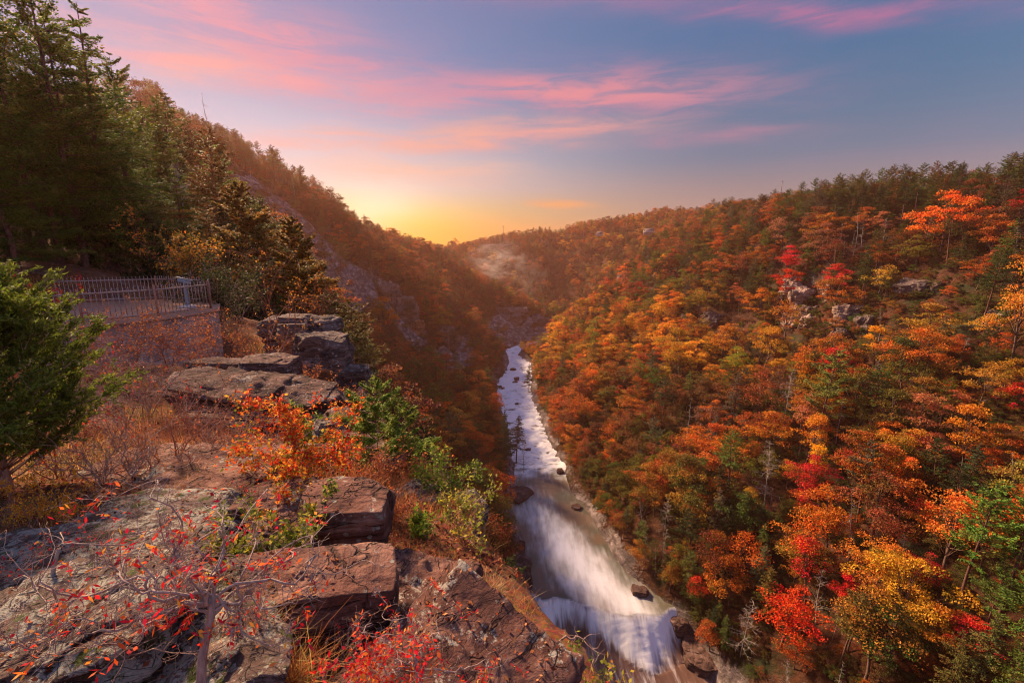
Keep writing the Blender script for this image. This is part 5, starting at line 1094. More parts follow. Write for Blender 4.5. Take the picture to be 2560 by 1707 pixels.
S('laurel_bush', 'bush', 'small glossy green bush at the end of the long dark slab', gpx(745, 10.0, 0.0), 0.85, 1.1, 404, SAPN, 1400, 0.07, 7, 9)
S('leafy_shrub', 'shrub', 'yellow green leafy shrub hanging over the lip of the ledge', gpx(1125, 7.6, 0.0), 0.85, 0.75, 405, SAPN, 1800, 0.06, 8, 12, rndr=(0, 1))
S('leafy_shrub', 'shrub', 'yellow leaved shrub with orange flecks below the jagged lip rock', gpx(1150, 5.9, 0.0), 0.75, 0.65, 406, OAK2, 800, 0.05, 6, 9, rndr=(.3, .85))
S('leafy_shrub', 'shrub', 'tiny dark green shrub tucked behind the spotted red rock', gpx(1045, 5.6, 0.0), 0.35, 0.6, 407, SAPN, 500, 0.06, 6, 6)
S('leafy_shrub', 'shrub', 'small olive shrub at the cliff edge next to the head shaped block', at(935, 1008, 15.5), 0.9, 0.9, 408, OAK2, 700, 0.09, 6, 8, rndr=(0, .7))
bare = [(300, 7.6, 1.3, 2.2, 'bare twiggy shrub with one crooked stem in the middle of the ledge'), (430, 6.6, 1.25, 1.9, 'greyish bare shrub rooted at the flat brown slab'), (215, 8.8, 1.4, 2.0, 'bare mauve shrub rising next to the cedar'),
        (520, 8.4, 1.1, 1.8, 'tangle of bare twigs beneath the long dark slab'), (365, 10.2, 1.4, 2.4, 'bare red twigged shrub left of the long dark slab'), (610, 9.2, 0.9, 1.3, 'short bare shrub at the dark undercut below the slab')]
for i, (px, d, H, W, lab) in enumerate(bare): S('bare_shrub', 'shrub', lab, gpx(px, d), H, W, 420 + i, RUSTL if i % 2 else REDL, 90, 0.045, 8, 13, 0.016, TWIG if i % 2 == 0 else TWIGR, group='leafless shrubs on the ledge')
thk = [(330, 13.8, 1.9, 2.6, 'rust coloured brush against the left of the terrace wall'), (420, 14.4, 1.9, 2.6, 'red brown brush below the middle of the terrace wall'), (510, 15.6, 1.8, 2.4, 'orange brush at the right corner of the terrace wall'), (250, 12.2, 1.6, 2.2, 'brush with scarlet leaves next to the cedar tips'),
       (590, 16.2, 1.5, 2.2, 'yellow flecked brush between terrace and rock stack'), (650, 15.0, 1.0, 1.6, 'orange brush behind the purplish boulder'), (470, 11.9, 0.9, 1.8, 'low brush at the back of the long dark slab'), (770, 15.2, 1.0, 1.4, 'rust orange shrub at the foot of the ochre pillars'),
       (860, 13.6, 1.0, 1.6, 'reddish brush on the slope below the head shaped block'), (880, 10.8, 0.8, 1.5, 'pinkish brush right of the scarlet oak sapling'), (930, 7.2, 0.7, 1.4, 'red grass like brush beneath the small pine sapling'), (1010, 8.2, 0.8, 1.2, 'rust brush under the thinner pine sapling'), (960, 5.8, 0.45, 0.9, 'rust fern like brush between the loaf boulder and the lip')]
for i, (px, d, H, W, lab) in enumerate(thk): S('brush', 'brush', lab, gpx(px, d), H, W, 440 + i, RUSTL, 1400 if i < 4 else 800, 0.06 if d > 8 else .04, 9, 12, 0.010, TWIGR, group='rust coloured brush on the ledge', tipbias=.1)
S('bare_sapling', 'sapling', 'thin bare sapling fanning upward left of the layered stack', at(688, 905, 16.5), 2.6, 1.8, 461, OAK1, 90, 0.08, 5, 10, 0.022, TWIGR, rndr=(.2, .5))
S('bare_sapling', 'sapling', 'slender sapling with a few orange leaves behind the rock stack', at(672, 770, 30), 4.6, 3.0, 462, OAK1, 160, 0.13, 5, 10, 0.03, TWIGR, rndr=(.25, .55))
S('rhododendron', 'bush', 'dark evergreen bush directly right of the railing', gpx(560, 22.5), 3.0, 3.4, 463, RHODO, 3000, 0.14, 9, 12, 0.03)
S('rhododendron', 'bush', 'dark evergreen bush filling the gap behind the terrace corner', gpx(600, 27), 3.4, 4.2, 464, RHODO, 3000, 0.17, 9, 12, 0.03)
S('oak_tree', 'oak tree', 'oak with sprays of orange and yellow leaves above the scope', gpx(450, 23.8), 3.9, 1.6, 465, OAK3, 3000, 0.13, 7, 12, 0.05, MAT_BARK, lean=(0.02, -.05), tipbias=1.2)
S('maple_shrub', 'shrub', 'shrub with bright red leaves hanging behind the left railing', gpx(150, 16.5), 2.6, 2.6, 466, REDL, 500, 0.10, 6, 9, 0.02, TWIGR, tipbias=2.0)
S('maple_shrub', 'shrub', 'orange leaved shrub low at the foot of the rust green pine', at(800, 800, 30), 2.6, 2.6, 467, OAK3, 350, 0.15, 6, 9, 0.03, TWIGR, rndr=(.5, 1))
for i, (px, d, H, W, lab) in enumerate([(30, 36, 4.5, 6, 'dark evergreen thicket at the far left under the pines'), (150, 33, 4.2, 6, 'dark thicket between pine trunks left of the railing'), (300, 34, 4.2, 6, 'dark thicket directly behind the middle railing'), (430, 34, 4.4, 6, 'dark thicket behind the scope'), (520, 36, 5, 6, 'dark thicket at the foot of the rusty pine'), (620, 44, 5, 7, 'brown green thicket behind the forked pine')]):
    S('thicket', 'thicket', lab, gpx(px, d), H, W, 470 + i, RHODO, 4200, 0.26, 9, 10, 0.05, MAT_BARK, sub=False, tipbias=.05, group='evergreen thickets under the pines')

extra = [(150, 6.0, .8, 1.2), (250, 5.6, .7, 1.1), (330, 5.9, .7, 1.2), (480, 10.0, .9, 1.6), (270, 10.5, 1.1, 1.8), (560, 7.6, .8, 1.3), (130, 9.6, 1.1, 1.6), (420, 12.6, 1.0, 1.8), (700, 8.6, .7, 1.0), (660, 5.2, .5, .8), (600, 12.9, .8, 1.4)]
words = ['bare twigs among goldenrod at the left', 'bare twigs behind the lichened ledge slab', 'bare twigs on the near edge of the flat brown slab', 'pale twigs at the left end of the long dark slab', 'bare twigs between the cedar and the long slab', 'thin twigs right of the flat brown slab',
         'mauve twigs close under the cedar', 'twig bush in the dry grass before the terrace wall', 'twigs beneath the scarlet oak sapling', 'short twigs beside the green oak sapling', 'red twigs behind the long dark slab']
for i, (px, d, H, W) in enumerate(extra): S('bare_shrub', 'shrub', words[i], gpx(px, d), H, W, 480 + i, REDL if i % 3 == 0 else RUSTL, 60 if i % 2 else 140, 0.04, 9, 14, 0.011, TWIG if i % 3 else TWIGR, group='leafless shrubs on the ledge', wob=.24)
nr = [(120, 1600, .42, .8, 'wiry bare shrub sprawling over the bottom left slab'), (330, 1590, .45, .9, 'wiry twigs left of the sumac trunk'), (640, 1545, .42, .8, 'wiry twigs at the near corner of the big square block'), (40, 1440, .45, .9, 'wiry shrub on the ledge slab at the left edge'), (430, 1430, .5, 1.0, 'wiry twigs in the crack above the sumac fork'), (890, 1640, .35, .7, 'pale twigs between the square block and the bottom rock'), (230, 1360, .5, .9, 'wiry twigs behind the lichened ledge slab, nearest to its middle')]
for i, (px, py, H, W, lab) in enumerate(nr): S('bare_shrub', 'shrub', lab, on_rock(px, py), H * .8, W * .9, 510 + i, REDL, 70, 0.030, 8, 14, 0.006, TWIG, group='leafless shrubs on the ledge', wob=.30, updir=.1)
# the cedar at the left
def cedar():
    rg = np.random.default_rng(501); w, f = MB(), MB(); base = gpx(20, 5.5); H = 2.35
    T = limb(w, (0, 0, -.1), (0.02, 0, 1), H, 0.06, rg, 7, 0, 0.05, 9, 0.15)
    for i in range(190):
        h = rg.uniform(0.03, 1.0); p = np.array([np.interp(h * H, T[:, 2], T[:, 0]), np.interp(h * H, T[:, 2], T[:, 1]), h * H]); a = rg.uniform(0, 6.28)
        L = (0.30 + 1.22 * math.sin(min(1, (1.06 - h) * 1.15) * 1.45)) * rg.uniform(.6, 1.1)
        P = limb(w, p, (math.cos(a), math.sin(a), 0.55), L, 0.012, rg, 4, 0.05, 0.10, 7, 0.25)
        for k in range(int(13 * L) + 4):
            s = rg.uniform(.25, 1) * 7; j = min(int(s), 6); q = P[j] + (P[j + 1] - P[j]) * (s - j); d = unit(unit(P[j + 1] - P[j]) + rg.normal(size=3) * .55 + np.array([0, 0, .15])); l2 = rg.uniform(.14, .30)
            n = 30; t_ = rg.uniform(0, 1, n); c = q + d[None] * (t_ * l2)[:, None]; sd = unit(np.cross(d, [0, 0, 1])); c = c + sd[None] * ((1 - t_ * .8) * rg.normal(size=n) * .045)[:, None] + rg.normal(size=(n, 3)) * .010
            w.tube([q, q + d * l2 * .8], [0.0035, 0.0012], 3, cap=False)
            leaves(f, c, 0.060, 0.0155, rg, 0.4, dirs=d[None] + 0 * c, rnd=np.clip(rg.uniform(0, .35) + t_ * .45 + rg.uniform(0, .25, n), 0, 1))
    o = empty('cedar_tree', base); tag(o, 'feathery bright green cedar filling the left edge below the railing', 'cedar'); link('trunk', w.mesh('trunk', TWIG, True), o); link('foliage', f.mesh('foliage', CEDAR), o)
cedar()

# the bare sumac in front
def crooked(mb, p, q, r0, r1, rg, wob=0.09, n=12, k=6):
    p, q = np.array(p, float), np.array(q, float); L = np.linalg.norm(q - p); t_ = np.linspace(0, 1, n)
    off = np.stack([vnoise(np.stack([t_ * 4.0 + rg.uniform(0, 99), t_ * 0 + i, t_ * 0], -1), 3) for i in range(3)], -1) * L * wob * np.sin(t_ * math.pi)[:, None] ** .6
    P = p + (q - p) * t_[:, None] + off + np.array([0, 0, 1]) * (np.sin(t_ * math.pi) * L * .08)[:, None]; mb.tube(P, np.linspace(r0, r1, n), k); return P
def compound(mb_r, mb_l, p, d, L, n, ls, rg):
    d = unit(d); P = limb(mb_r, p, d, L, 0.0014, rg, 3, -0.12, 0.05, 5, .5); sd = unit(np.cross(d, rg.normal(size=3)))
    for k in range(n):
        s = (k + 1) / n * 5; j = min(int(s), 4); q = P[j] + (P[j + 1] - P[j]) * (s - j)
        for e in (-1, 1):
            if rg.random() < .2: continue
            dd = unit(d * .5 + sd * e + rg.normal(size=3) * .15 - np.array([0, 0, .25])); leaves(mb_l, (q + dd * ls * .5)[None], ls, ls * .34, rg, .5, dirs=dd[None] * 5, rnd=np.array([rg.uniform(0, 1)]))
def sumac(name, label, base, fork, targets, seed, r=0.028, leafn=34, ls=0.05, twn=9, mult=1.0):
    rg = np.random.default_rng(seed); w, lf = MB(), MB(); lr = sd = w; base = np.array(base, float)
    T = crooked(w, base, fork, r, r * .7, rg, .04, 10, 8); tips = []
    for i, tg in enumerate(targets):
        st = T[-1 - (i % 3)]; mid = st + (np.array(tg) - st) * rg.uniform(.35, .5) + rg.normal(size=3) * .05; Pa = crooked(w, st, mid, r * .36, r * .24, rg, .16, 10, 6); Pb = crooked(w, mid, tg, r * .24, r * .08, rg, .24, 14, 5); P = np.concatenate([Pa, Pb[1:]]); L = np.linalg.norm(tg - st)
        for k in range(twn):
            j = rg.integers(4, len(P)); dd = unit(P[j] - P[j - 1]) + rg.normal(size=3) * .75 + np.array([0, 0, .1]); Q = limb(w, P[j], dd, L * rg.uniform(.14, .40), r * .10, rg, 4, .02, .30, 7, .35); tips.append((Q[-1], Q[-1] - Q[-2]))
            for m in range(3):
                q = rg.integers(1, 7); Z = limb(w, Q[q], unit(Q[q] - Q[q - 1]) + rg.normal(size=3) * .9, L * rg.uniform(.06, .16), r * .06, rg, 3, .02, .3, 5, .5); tips.append((Z[-1], Z[-1] - Z[-2]))
    for i in rg.choice(len(tips), min(leafn, len(tips)), replace=False): compound(lr, lf, tips[i][0], tips[i][1] * 8 + rg.normal(size=3) * .3 - np.array([0, 0, .1]), rg.uniform(.09, .17), rg.integers(4, 8), ls, rg)
    for i in rg.choice(len(tips), 12, replace=False): leaves(sd, tips[i][0] + rg.normal(size=(40, 3)) * 0.012, 0.012, 0.009, rg, .2)
    o = empty(name, base); tag(o, label, 'shrub'); off = -base
    for nm, mb, mt in (('branches', w, SUMB), ('foliage', lf, REDL)):
        e = link(nm, mb.mesh(nm, mt, nm == 'branches'), o); e.location = off
A = at
sumac('sumac_bush', 'large bare crooked sumac with a few scarlet leaflets in the foreground', A(505, 1790, 2.2), A(528, 1490, 2.15),
      [A(*q) for q in [(40, 1455, 2.1), (150, 1330, 2.3), (285, 1245, 2.6), (90, 1590, 1.9), (330, 1600, 1.8), (420, 1290, 2.5), (540, 1235, 2.8), (690, 1235, 2.9), (860, 1290, 2.9), (905, 1400, 2.6), (745, 1500, 2.3), (640, 1340, 2.5), (250, 1420, 2.0), (460, 1400, 2.0), (330, 1330, 2.2), (700, 1640, 2.2), (560, 1300, 2.3), (800, 1350, 2.5)]], 601, 0.023, 80, 0.040, 14)
sumac('sumac_bush', 'smaller red leaved sumac on the bottom edge beside the lichen patched rock', A(1060, 1800, 2.5), A(1040, 1650, 2.5),
      [A(*q) for q in [(880, 1560, 2.6), (960, 1500, 2.8), (1060, 1480, 2.9), (1150, 1540, 2.8), (1250, 1660, 2.6), (860, 1680, 2.3), (950, 1600, 2.4), (1110, 1600, 2.6), (1180, 1690, 2.5), (1000, 1690, 2.2)]], 602, 0.014, 80, 0.032, 9)
S('leafy_shrub', 'shrub', 'low shrub of red and orange leaflets hugging the bottom edge', A(930, 1800, 2.45), 0.42, 0.9, 603, REDL, 700, 0.032, 8, 10, 0.006, TWIG)
S('leafy_shrub', 'shrub', 'sparse shrub with orange leaves right of the bottom rock, over the falls', A(1440, 1760, 3.3), 0.40, 0.5, 604, OAK2, 220, 0.04, 5, 8, 0.006, TWIG, rndr=(.4, 1))
S('leafy_shrub', 'shrub', 'small fresh green sprig at the bottom, over the brown plunge pool', A(1480, 1760, 3.3), 0.36, 0.25, 605, SAPN, 260, 0.03, 4, 7, 0.005, TWIG)
def twig_branch(label, pts, r, seed):
    rg = np.random.default_rng(seed); w = MB(); P = np.array([A(*q) for q in pts]); t_ = np.linspace(0, len(P) - 1, 24); Q = np.stack([np.interp(t_, np.arange(len(P)), P[:, i]) for i in range(3)], -1); Q = Q + .012 * rg.normal(size=Q.shape) * 1
    w.tube(Q, np.linspace(r, r * .3, 24), 5)
    for k in range(16): j = rg.integers(3, 24); limb(w, Q[j], rg.normal(size=3), rg.uniform(.05, .22), r * .25, rg, 3, 0, .25, 5)
    o = link('bare_branch', w.mesh('bare_branch', TWIG, True)); tag(o, label, 'branch')
twig_branch('dead branch arching out over the falls at the bottom', [(1300, 1740, 3.0), (1380, 1610, 3.1), (1430, 1590, 3.2), (1470, 1600, 3.2), (1500, 1690, 3.2)], .010, 611)
twig_branch('thin pale branch reaching right across the pool', [(1050, 1560, 4.6), (1200, 1490, 4.8), (1260, 1460, 5.0), (1340, 1470, 5.2)], .009, 612)
twig_branch('leaning dead branch across the green oak sapling', [(520, 1640, 2.9), (640, 1520, 3.1), (760, 1420, 3.3), (790, 1380, 3.4)], .014, 613)
# goldenrod, tufts, posts
def goldenrod(px, d, H, label, seed):
    rg = np.random.default_rng(seed); w, f = MB(), MB()
    for i in range(6):
        P = limb(w, (rg.normal() * .05, rg.normal() * .05, 0), (rg.normal() * .25, rg.normal() * .25, 1), H * rg.uniform(.7, 1.1), .004, rg, 3, -.02, .06, 8, .6)
        for k in range(7):
            q = P[-1 - k % 4]; D = unit(rg.normal(size=3) + np.array([0, 0, .3])); t_ = rg.uniform(0, 1, 26); leaves(f, q + D * (t_ * .13)[:, None] + np.array([0, 0, -.05]) * (t_ ** 2)[:, None] + rg.normal(size=(26, 3)) * .008, .016, .012, rg, .3)
    o = empty('goldenrod', gpx(px, d)); tag(o, label, 'wildflower', 'goldenrod in the dry grass'); link('stems', w.mesh('stems', TWIG), o); link('blooms', f.mesh('blooms', YEL), o)
goldenrod(130, 4.9, .55, 'tallest yellow goldenrod plume left of the flat brown slab', 621); goldenrod(20, 4.8, .5, 'goldenrod plume cut by the left photo edge', 622); goldenrod(70, 4.5, .35, 'short goldenrod just right of the one at the edge', 623); goldenrod(165, 4.6, .35, 'goldenrod with thin stalk nearest to the slabs', 624)
def blades(mb, C_, L, W, rg, spread=.5, rnd=None, seg=3):
    n = len(C_); a = rg.uniform(0, 6.28, n); D = np.stack([np.cos(a), np.sin(a), np.zeros(n)], -1); sd = np.stack([-np.sin(a), np.cos(a), np.zeros(n)], -1); L = L * rg.uniform(.5, 1.2, n); sp = spread * rg.uniform(.2, 1.3, n); V = []
    for k in range(seg + 1):
        t_ = k / seg; c = C_ + D * (sp * L * t_ ** 1.7)[:, None] + np.array([0, 0, 1]) * (L * (t_ - .35 * sp * t_ ** 2.2))[:, None]; hw = W * (1 - t_ * .85) / 2; V += [c - sd * hw, c + sd * hw]
    V = np.stack(V, 1); m = 2 * (seg + 1); b = np.arange(n)[:, None] * m; F = np.concatenate([b + np.array([2 * k, 2 * k + 1, 2 * k + 3, 2 * k + 2]) for k in range(seg)]); mb.add(V.reshape(-1, 3), F, None, np.repeat(rg.uniform(0, 1, n) if rnd is None else rnd, m))
def tuft(px, py, d, W_, H, label, mat, seed, n=700):
    rg = np.random.default_rng(seed); mb = MB(); r = np.abs(rg.normal(size=n)) * W_ * .3; a = rg.uniform(0, 6.28, n); blades(mb, np.stack([np.cos(a) * r, np.sin(a) * r, -.05 - r * .3], -1), H, .006, rg, .8)
    o = link('grass_tuft', mb.mesh('grass_tuft', mat)); o.location = A(px, py, d); tag(o, label, 'grass tuft', 'grass tufts along the lip')
tuft(1060, 1245, 7.8, .8, .55, 'straw coloured grass tuft above the lip, behind the yellow green shrub', PALEG, 631); tuft(1215, 1500, 4.7, .45, .30, 'pale straw tuft on the outermost lip above the pool', PALEG, 632); tuft(1165, 1470, 4.9, .4, .28, 'rusty tuft next to the outermost straw one', GRASSM, 633)
tuft(720, 1720, 2.75, .6, .30, 'red brown sedge spilling from the crack below the square block', GRASSM, 634, 1100); tuft(560, 1690, 2.6, .6, .42, 'dark red sedge behind the sumac trunk', GRASSM, 635, 900); tuft(985, 1350, 5.9, .8, .35, 'curly rust grass clump right of the loaf boulder', GRASSM, 636, 1000); tuft(1020, 1420, 5.2, .6, .25, 'rust grass on the slope above the spotted rock', GRASSM, 637, 600)
for px, py, d, lab in ((915, 1215, 7.6, 'weathered grey stump sticking up behind the loaf boulder'), (128, 1440, 2.9, 'short broken stick standing on the lichened ledge slab')):
    rg = np.random.default_rng(px); mb = MB(); limb(mb, (0, 0, -.1), (.12, 0, 1), .30, .032 if px > 500 else .014, rg, 8, 0, .08, 5, .7); o = link('stump', mb.mesh('stump', MAT_GREY, True)); o.location = A(px, py, d); tag(o, lab, 'stump')
# ground cover on the ledge: dry grass and fallen leaves, too many to count
def cover():
    rg = np.random.default_rng(701); n = 120000; d = rg.uniform(0, 1, n) ** 1.0 * 24 + 2.2; px = rg.uniform(-150, 1330, n); x = (px - 1280) / FPX * d; y = d * rg.uniform(.82, .98, n)
    z = ledge(x, y); s = edge_s(x, y); pch = fbm2(x, y, 1.8, 3, 88) ; inter = inpoly(x, y, [(p[0], p[1]) for p in FP]); g = (s < 1.0) & (pch > -.12) & ~inter
    near = np.clip((d - 2) / 8, .25, 1)
    mb = MB(); c = np.stack([x, y, z - .03], -1)[g]; nn = near[g]; k = rg.random(len(c))
    tone = np.clip(.5 + .45 * fbm2(c[:, 0], c[:, 1], 2.2, 2, 91) + rg.normal(size=len(c)) * .16, 0, 1)
    for lo, hi, L, W in ((2, 6.5, .17, .004), (6.5, 13, .30, .009), (13, 30, .48, .017)):
        q = (d[g] >= lo) & (d[g] < hi); blades(mb, c[q], L, W, rg, .9, tone[q])
    tag(link('dry_grass', mb.mesh('dry_grass', GRASSM)), 'rust and straw coloured dry grass over the ledge', 'grass', kind='stuff')
    n = 60000; d = rg.uniform(0, 1, n) ** .9 * 22 + 1.6; px = rg.uniform(-150, 1330, n); x = (px - 1280) / FPX * d; y = d * rg.uniform(.80, .98, n); s = edge_s(x, y); q = (s < .8) & (fbm2(x, y, 1.3, 3, 95) > -.25) & ((d > 4.2) | (rg.random(n) < .35))
    on = []; hitn = []
    for vs, tr in ROCKS:
        xs = [v.x for v in vs]; ys = [v.y for v in vs]; zt = max(v.z for v in vs) + 1; area = (max(xs) - min(xs)) * (max(ys) - min(ys)); m = int(min(420, 170 * area + 12))
        for _ in range(m):
            X_ = rg.uniform(min(xs), max(xs)); Y_ = rg.uniform(min(ys), max(ys)); h = tr.ray_cast(Vector((X_, Y_, zt)), Vector((0, 0, -1)))
            if h[0] is not None and h[1].z > .55 and vnoise(np.array([[X_ * 2.1, Y_ * 2.1, 0]]), 8)[0] > -.25: on.append((h[0].x, h[0].y, h[0].z + .008))
    mb = MB(); on = np.array(on); leaves(mb, on, .032 + 0 * on[:, 0] + .002 * on[:, 1], .02, rg, 1.6); c = np.stack([x, y, ledge(x, y) + .015], -1)[q]; leaves(mb, c, .045 + 0 * c[:, 0] + .0025 * d[q], .03, rg, 1.2); tag(link('fallen_leaves', mb.mesh('fallen_leaves', LITTER)), 'red brown fallen leaves scattered over the ledge', 'leaf litter', kind='stuff')
cover()
# ------------------------------------------------------------------ buildings, mast and poles on the far rim
def far_at(px, py, dep):
    return ray(px, py) * dep
def house(px, py, dep, w, label, storeys, seed):
    b = far_at(px, py, dep); b[2] -= 1; root = empty('house', b, -0.25); tag(root, label, 'house'); wl = flat_mat('pale_house_wall', (0.62, 0.52, 0.48, 1), .8); rf = flat_mat('house_roof', (0.14, 0.11, 0.12, 1), .8); gl = flat_mat('dark_window', (0.05, 0.04, 0.05, 1), .2); tr = flat_mat('white_trim', (0.75, 0.66, 0.6, 1), .7)
    h = storeys * 3.2; dp = 9.0; mb = MB(); mb.box((0, 0, h / 2 - 1), (w, dp, h + 2)); link('wall', mb.mesh('wall', wl), root)
    V = np.array([(-w / 2 - .6, -dp / 2 - .8, h), (w / 2 + .6, -dp / 2 - .8, h), (w / 2 + .6, dp / 2 + .8, h), (-w / 2 - .6, dp / 2 + .8, h), (-w / 2 + 2, 0, h + 2.6), (w / 2 - 2, 0, h + 2.6)]); V2 = V + np.array([0, 0, .06])
    mb = MB(); mb.add(V2, [[0, 1, 5, 4], [2, 3, 4, 5], [3, 2, 1, 0]], [[1, 2, 5], [3, 0, 4]]); link('roof', mb.mesh('roof', rf), root)
    nw = int(w / 3)
    for s in range(storeys):
        for i in range(nw):
            x = -w / 2 + (i + .5) * w / nw; mb = MB(); mb.box((x, -dp / 2 - .03, s * 3.2 + 1.6), (w / nw * .62, .1, 1.7)); f = link('window', mb.mesh('window', tr), root); mb = MB(); mb.box((x, -dp / 2 - .1, s * 3.2 + 1.6), (w / nw * .5, .05, 1.4)); link('pane', mb.mesh('pane', gl), f)
    mb = MB(); mb.box((0, -dp / 2 - 1.2, 3.1), (w, 2.3, .15))
    for i in range(6): mb.box((-w / 2 + .2 + i * (w - .4) / 5, -dp / 2 - 2.2, 1.5), (.2, .2, 3.1))
    link('balcony', mb.mesh('balcony', tr), root)
house(1622, 583, 770, 17, 'pale two storey house with rows of windows on the far rim', 2, 1)
house(1499, 586, 800, 12, 'small low pale house among trees on the far rim', 1, 2)
POLEM = flat_mat('far_pole', (0.32, 0.22, 0.20, 1), .7); LATM = flat_mat('mast_steel', (0.30, 0.16, 0.12, 1), .6, .3)
def mast(px, py0, py1, dep, label):
    b = far_at(px, py0, dep); H = (py0 - py1) / FPX * dep; o = empty('radio_mast', b - np.array([0, 0, 6])); tag(o, label, 'mast'); H += 6; r = .9; mb = MB()
    L3 = [np.array([math.cos(a) * r, math.sin(a) * r, 0]) for a in (0, 2.09, 4.19)]
    for q in L3: mb.tube([q, q * .6 + np.array([0, 0, H])], .16, 4)
    n = int(H / 2)
    for i in range(n):
        for j in range(3):
            s0, s1 = 1 - .4 * i / n, 1 - .4 * (i + 1) / n; mb.tube([L3[j] * s0 + np.array([0, 0, H * i / n]), L3[(j + 1) % 3] * s1 + np.array([0, 0, H * (i + 1) / n])], .07, 3)
    link('lattice', mb.mesh('lattice', LATM), o); mb = MB()
    for z in (.62, .97): mb.tube([(0, 0, H * z - 1), (0, 0, H * z + 1)], .9, 8)
    link('antenna', mb.mesh('antenna', LATM), o)
mast(1258, 602, 566, 880, 'tall lattice radio mast against the yellow sky')
def pole(px, py0, py1, dep, label, arm=2.2, group=None):
    b = far_at(px, py0, dep); H = (py0 - py1) / FPX * dep + 4; mb = MB(); mb.tube([(0, 0, 0), (0, 0, H)], [.26, .16], 6); o = empty('utility_pole', b - np.array([0, 0, 4])); tag(o, label, 'utility pole', group); link('pole', mb.mesh('pole', POLEM), o)
    mb = MB(); mb.box((0, 0, H - .8), (arm, .16, .2)); link('crossarm', mb.mesh('crossarm', POLEM), o)
pole(1565, 592, 560, 760, 'tall pale pole standing on the far slope left of the two storey house'); pole(1459, 592, 577, 820, 'short pole left of the small low house')
for i, (px, h) in enumerate([(1216, 18), (1224, 8), (1231, 16), (1239, 7), (1245, 6), (1252, 8)]):
    pole(px, 607, 607 - h, 880, 'thin pole of the switchyard on the rim, number %s from the left of six' % ['one', 'two', 'three', 'four', 'five', 'six'][i], 1.4, 'poles of the switchyard')
pole(1953, 478, 476 - 24, 330, 'slanting thin pole on the right skyline'); pole(2545, 415, 398, 230, 'pole with a crossarm at the far right of the skyline', 3)
def deck():
    b = far_at(1232, 609, 878); mb = MB(); mb.box((0, 0, -1), (46, 14, 3)); o = link('retaining_wall', mb.mesh('retaining_wall', flat_mat('pale_concrete_wall', (.24, .16, .14, 1), .9))); o.location = b - np.array([-10, 0, 2]); o.rotation_euler = (0, 0, -.1); tag(o, 'pale flat retaining wall under the mast on the far rim', 'wall')
deck()

# ------------------------------------------------------------------ names that single each tree out
KIND = dict(broadleaf='tree', conifer='pine', bare='dead tree')
LMARK = [(1985, 770, 'the pale broken outcrop'), (2120, 820, 'the jointed cliff block'), (1300, 1240, 'the layered shelf at the pool'), (1480, 1380, 'the white pool'), (1700, 1600, 'the right end of the falls'), (1290, 960, 'the upper rapids'), (1340, 1120, 'the long chute'),
         (870, 560, 'the glow on the left ridge'), (830, 640, 'the bare grey cliff'), (1000, 780, 'the ribbed left spur'), (1300, 800, 'the banded cliff at the bend'), (2011, 1180, 'the tall crimson tree'), (2048, 1150, 'the yellow tree'), (1912, 1120, 'the pale bare tree'), (2040, 950, 'the tall lone pine'),
         (2350, 560, 'the big orange crown'), (2395, 1300, 'the tall pines at the right edge'), (2105, 1470, 'the lower crimson tree'), (2395, 1560, 'the lower right crimson tree'), (1795, 1360, 'the bright orange tree near the pool'), (1622, 580, 'the house on the rim'), (535, 300, 'the skyline snag'), (1950, 1500, 'the scarlet slope tree'), (2120, 1300, 'the tall dead spar')]
def side(t):
    px, py = t['px'], (t['py'] + t['by']) / 2; best = sorted(LMARK, key=lambda m: math.hypot(m[0] - px, m[1] - py)); m = best[0]; dx, dy = px - m[0], py - m[1]; r = math.hypot(dx, dy)
    if r < 34: rel = 'beside'
    elif abs(dx) > 1.8 * abs(dy): rel = 'right of' if dx > 0 else 'left of'
    elif abs(dy) > 1.8 * abs(dx): rel = 'below' if dy > 0 else 'above'
    else: rel = ('below and right of' if dx > 0 else 'below and left of') if dy > 0 else ('above and right of' if dx > 0 else 'above and left of')
    return ('just ' if r < 70 and rel != 'beside' else ('well ' if r > 230 else '')) + rel, m[2]
def label_trees():
    seen = {}
    for t in ROOTS:
        sz = t['by'] - t['py']; t['w1'] = WORD.get(t['col'], 'grey leafless'); big = 'tall' if t['s'] > 1.25 else ('small' if t['s'] < .85 else 'mid sized')
        rel, lm = side(t); t['base'] = (big, t['w1'], KIND[t['kind']], rel, lm); seen.setdefault(t['base'], []).append(t)
    ORD = ['first', 'second', 'third', 'fourth', 'fifth', 'sixth', 'seventh', 'eighth', 'ninth', 'tenth']
    for b, L_ in seen.items():
        L_.sort(key=lambda t: t['px'])
        for i, t in enumerate(L_):
            big, w1, k, rel, lm = b
            if len(L_) == 1: s = '%s %s %s %s %s' % (big, w1, k, rel, lm)
            elif i == 0: s = 'leftmost %s %s %s %s %s' % (big, w1, k, rel, lm)
            elif i == len(L_) - 1: s = 'rightmost %s %s %s %s %s' % (big, w1, k, rel, lm)
            else: s = '%s from left %s %s %s %s %s' % (ORD[min(i, 9)], big, w1, k, rel, lm)
            s = s.replace('mid sized ', '').replace('just ', '').replace('well ', '') if len(s.split()) > 16 else s
            s = s.replace(' from left', '') if len(s.split()) > 16 else s
            tag(t['o'], s, {'broadleaf': 'tree', 'conifer': 'pine tree', 'bare': 'dead tree'}[t['kind']], {'broadleaf': 'autumn trees on the gorge walls', 'conifer': 'pines on the gorge walls', 'bare': 'dead trees on the gorge walls'}[t['kind']])
label_trees()

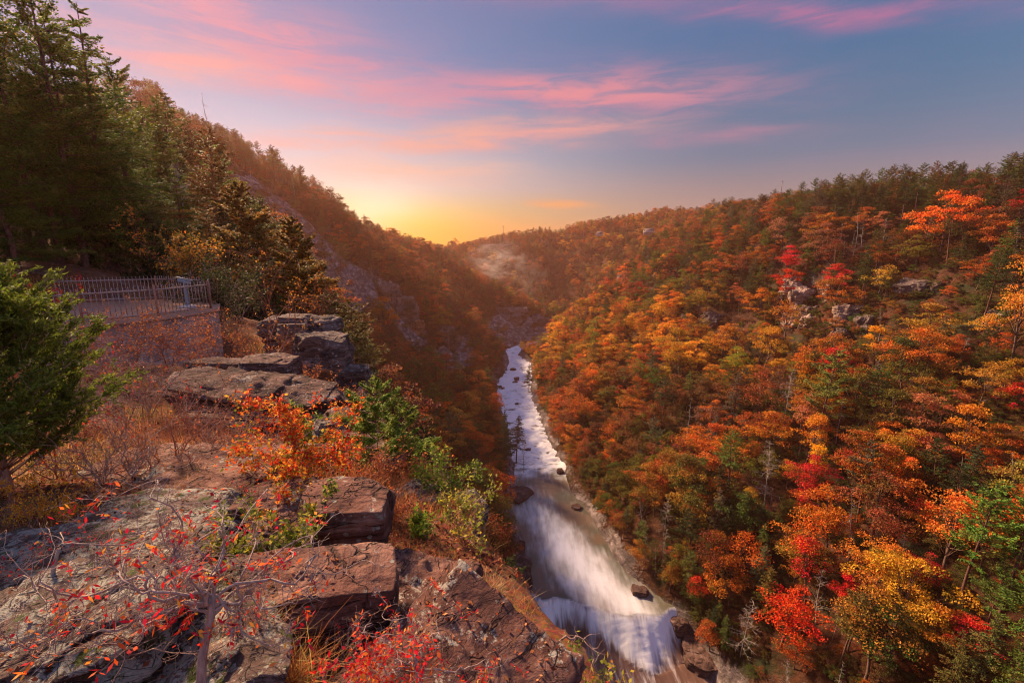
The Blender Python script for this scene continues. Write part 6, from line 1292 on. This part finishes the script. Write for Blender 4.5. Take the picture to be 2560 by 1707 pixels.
# ------------------------------------------------------------------ the air
def haze():
    m = bpy.data.materials.new('haze'); m.use_nodes = True; n = m.node_tree.nodes; n.clear(); v = n.new('ShaderNodeVolumePrincipled'); o = n.new('ShaderNodeOutputMaterial')
    v.inputs['Color'].default_value = (1.0, 0.46, 0.32, 1); v.inputs['Density'].default_value = HAZE; v.inputs['Anisotropy'].default_value = 0.55; m.node_tree.links.new(v.outputs[0], o.inputs['Volume'])
    mb = MB(); z0, z1 = float(GZ.min()) - 1.0, 96.0; x0, x1, y0, y1 = GX[0] - 5, GX[-1] + 5, GY[0] - 5, GY[-1] + 5
    mb.box(((x0 + x1) / 2, (y0 + y1) / 2, (z0 + z1) / 2), (x1 - x0, y1 - y0, z1 - z0)); print('HAZEBOX', x0, x1, y0, y1, z0); o = link('haze', mb.mesh('haze', m)); tag(o, 'warm evening haze thickening towards the far end of the gorge', 'haze', kind='stuff')
def mist(px, py, dep, w, h, label, dens, seed):
    m = bpy.data.materials.new('mist'); m.use_nodes = True; t = NT(m.node_tree); t.n.clear(); o = t.node('ShaderNodeTexCoord').outputs['Object']
    ln = t.node('ShaderNodeVectorMath', operation='LENGTH'); t.put(ln.inputs[0], o); f = t.m('SUBTRACT', 1.0, t.sstep(ln.outputs['Value'], 0.25, 1.0)); nz = t.sstep(t.noise(t.mapping(o, (1, 1, 1.6)), 2.4, 5, .7, .9), .46, .64)
    v = t.node('ShaderNodeVolumePrincipled'); v.inputs['Color'].default_value = (1, .9, .85, 1); t.put(v.inputs['Density'], t.m('MULTIPLY', t.m('MULTIPLY', f, nz), dens)); v.inputs['Anisotropy'].default_value = .3
    t.l.new(v.outputs[0], t.node('ShaderNodeOutputMaterial').inputs['Volume']); s = dep / FPX
    me = rock_mesh((2, 2, 2), seed, m, 16, 1.0, 0, 0.0, 0.0); me.transform(Matrix.Scale(.8, 4)); ob = link('mist', me); ob.location = far_at(px, py, dep); ob.scale = (w * s / 1.6, w * s / 1.6, h * s / 1.6); tag(ob, label, 'mist', kind='stuff')
HAZE = 0.00018
haze()
mist(1243, 655, 640, 150, 120, 'bright wisp of mist rising in front of the far wooded hill', .013, 3)
mist(1325, 695, 640, 90, 120, 'fainter wisp of mist right of the bright one', .006, 4)
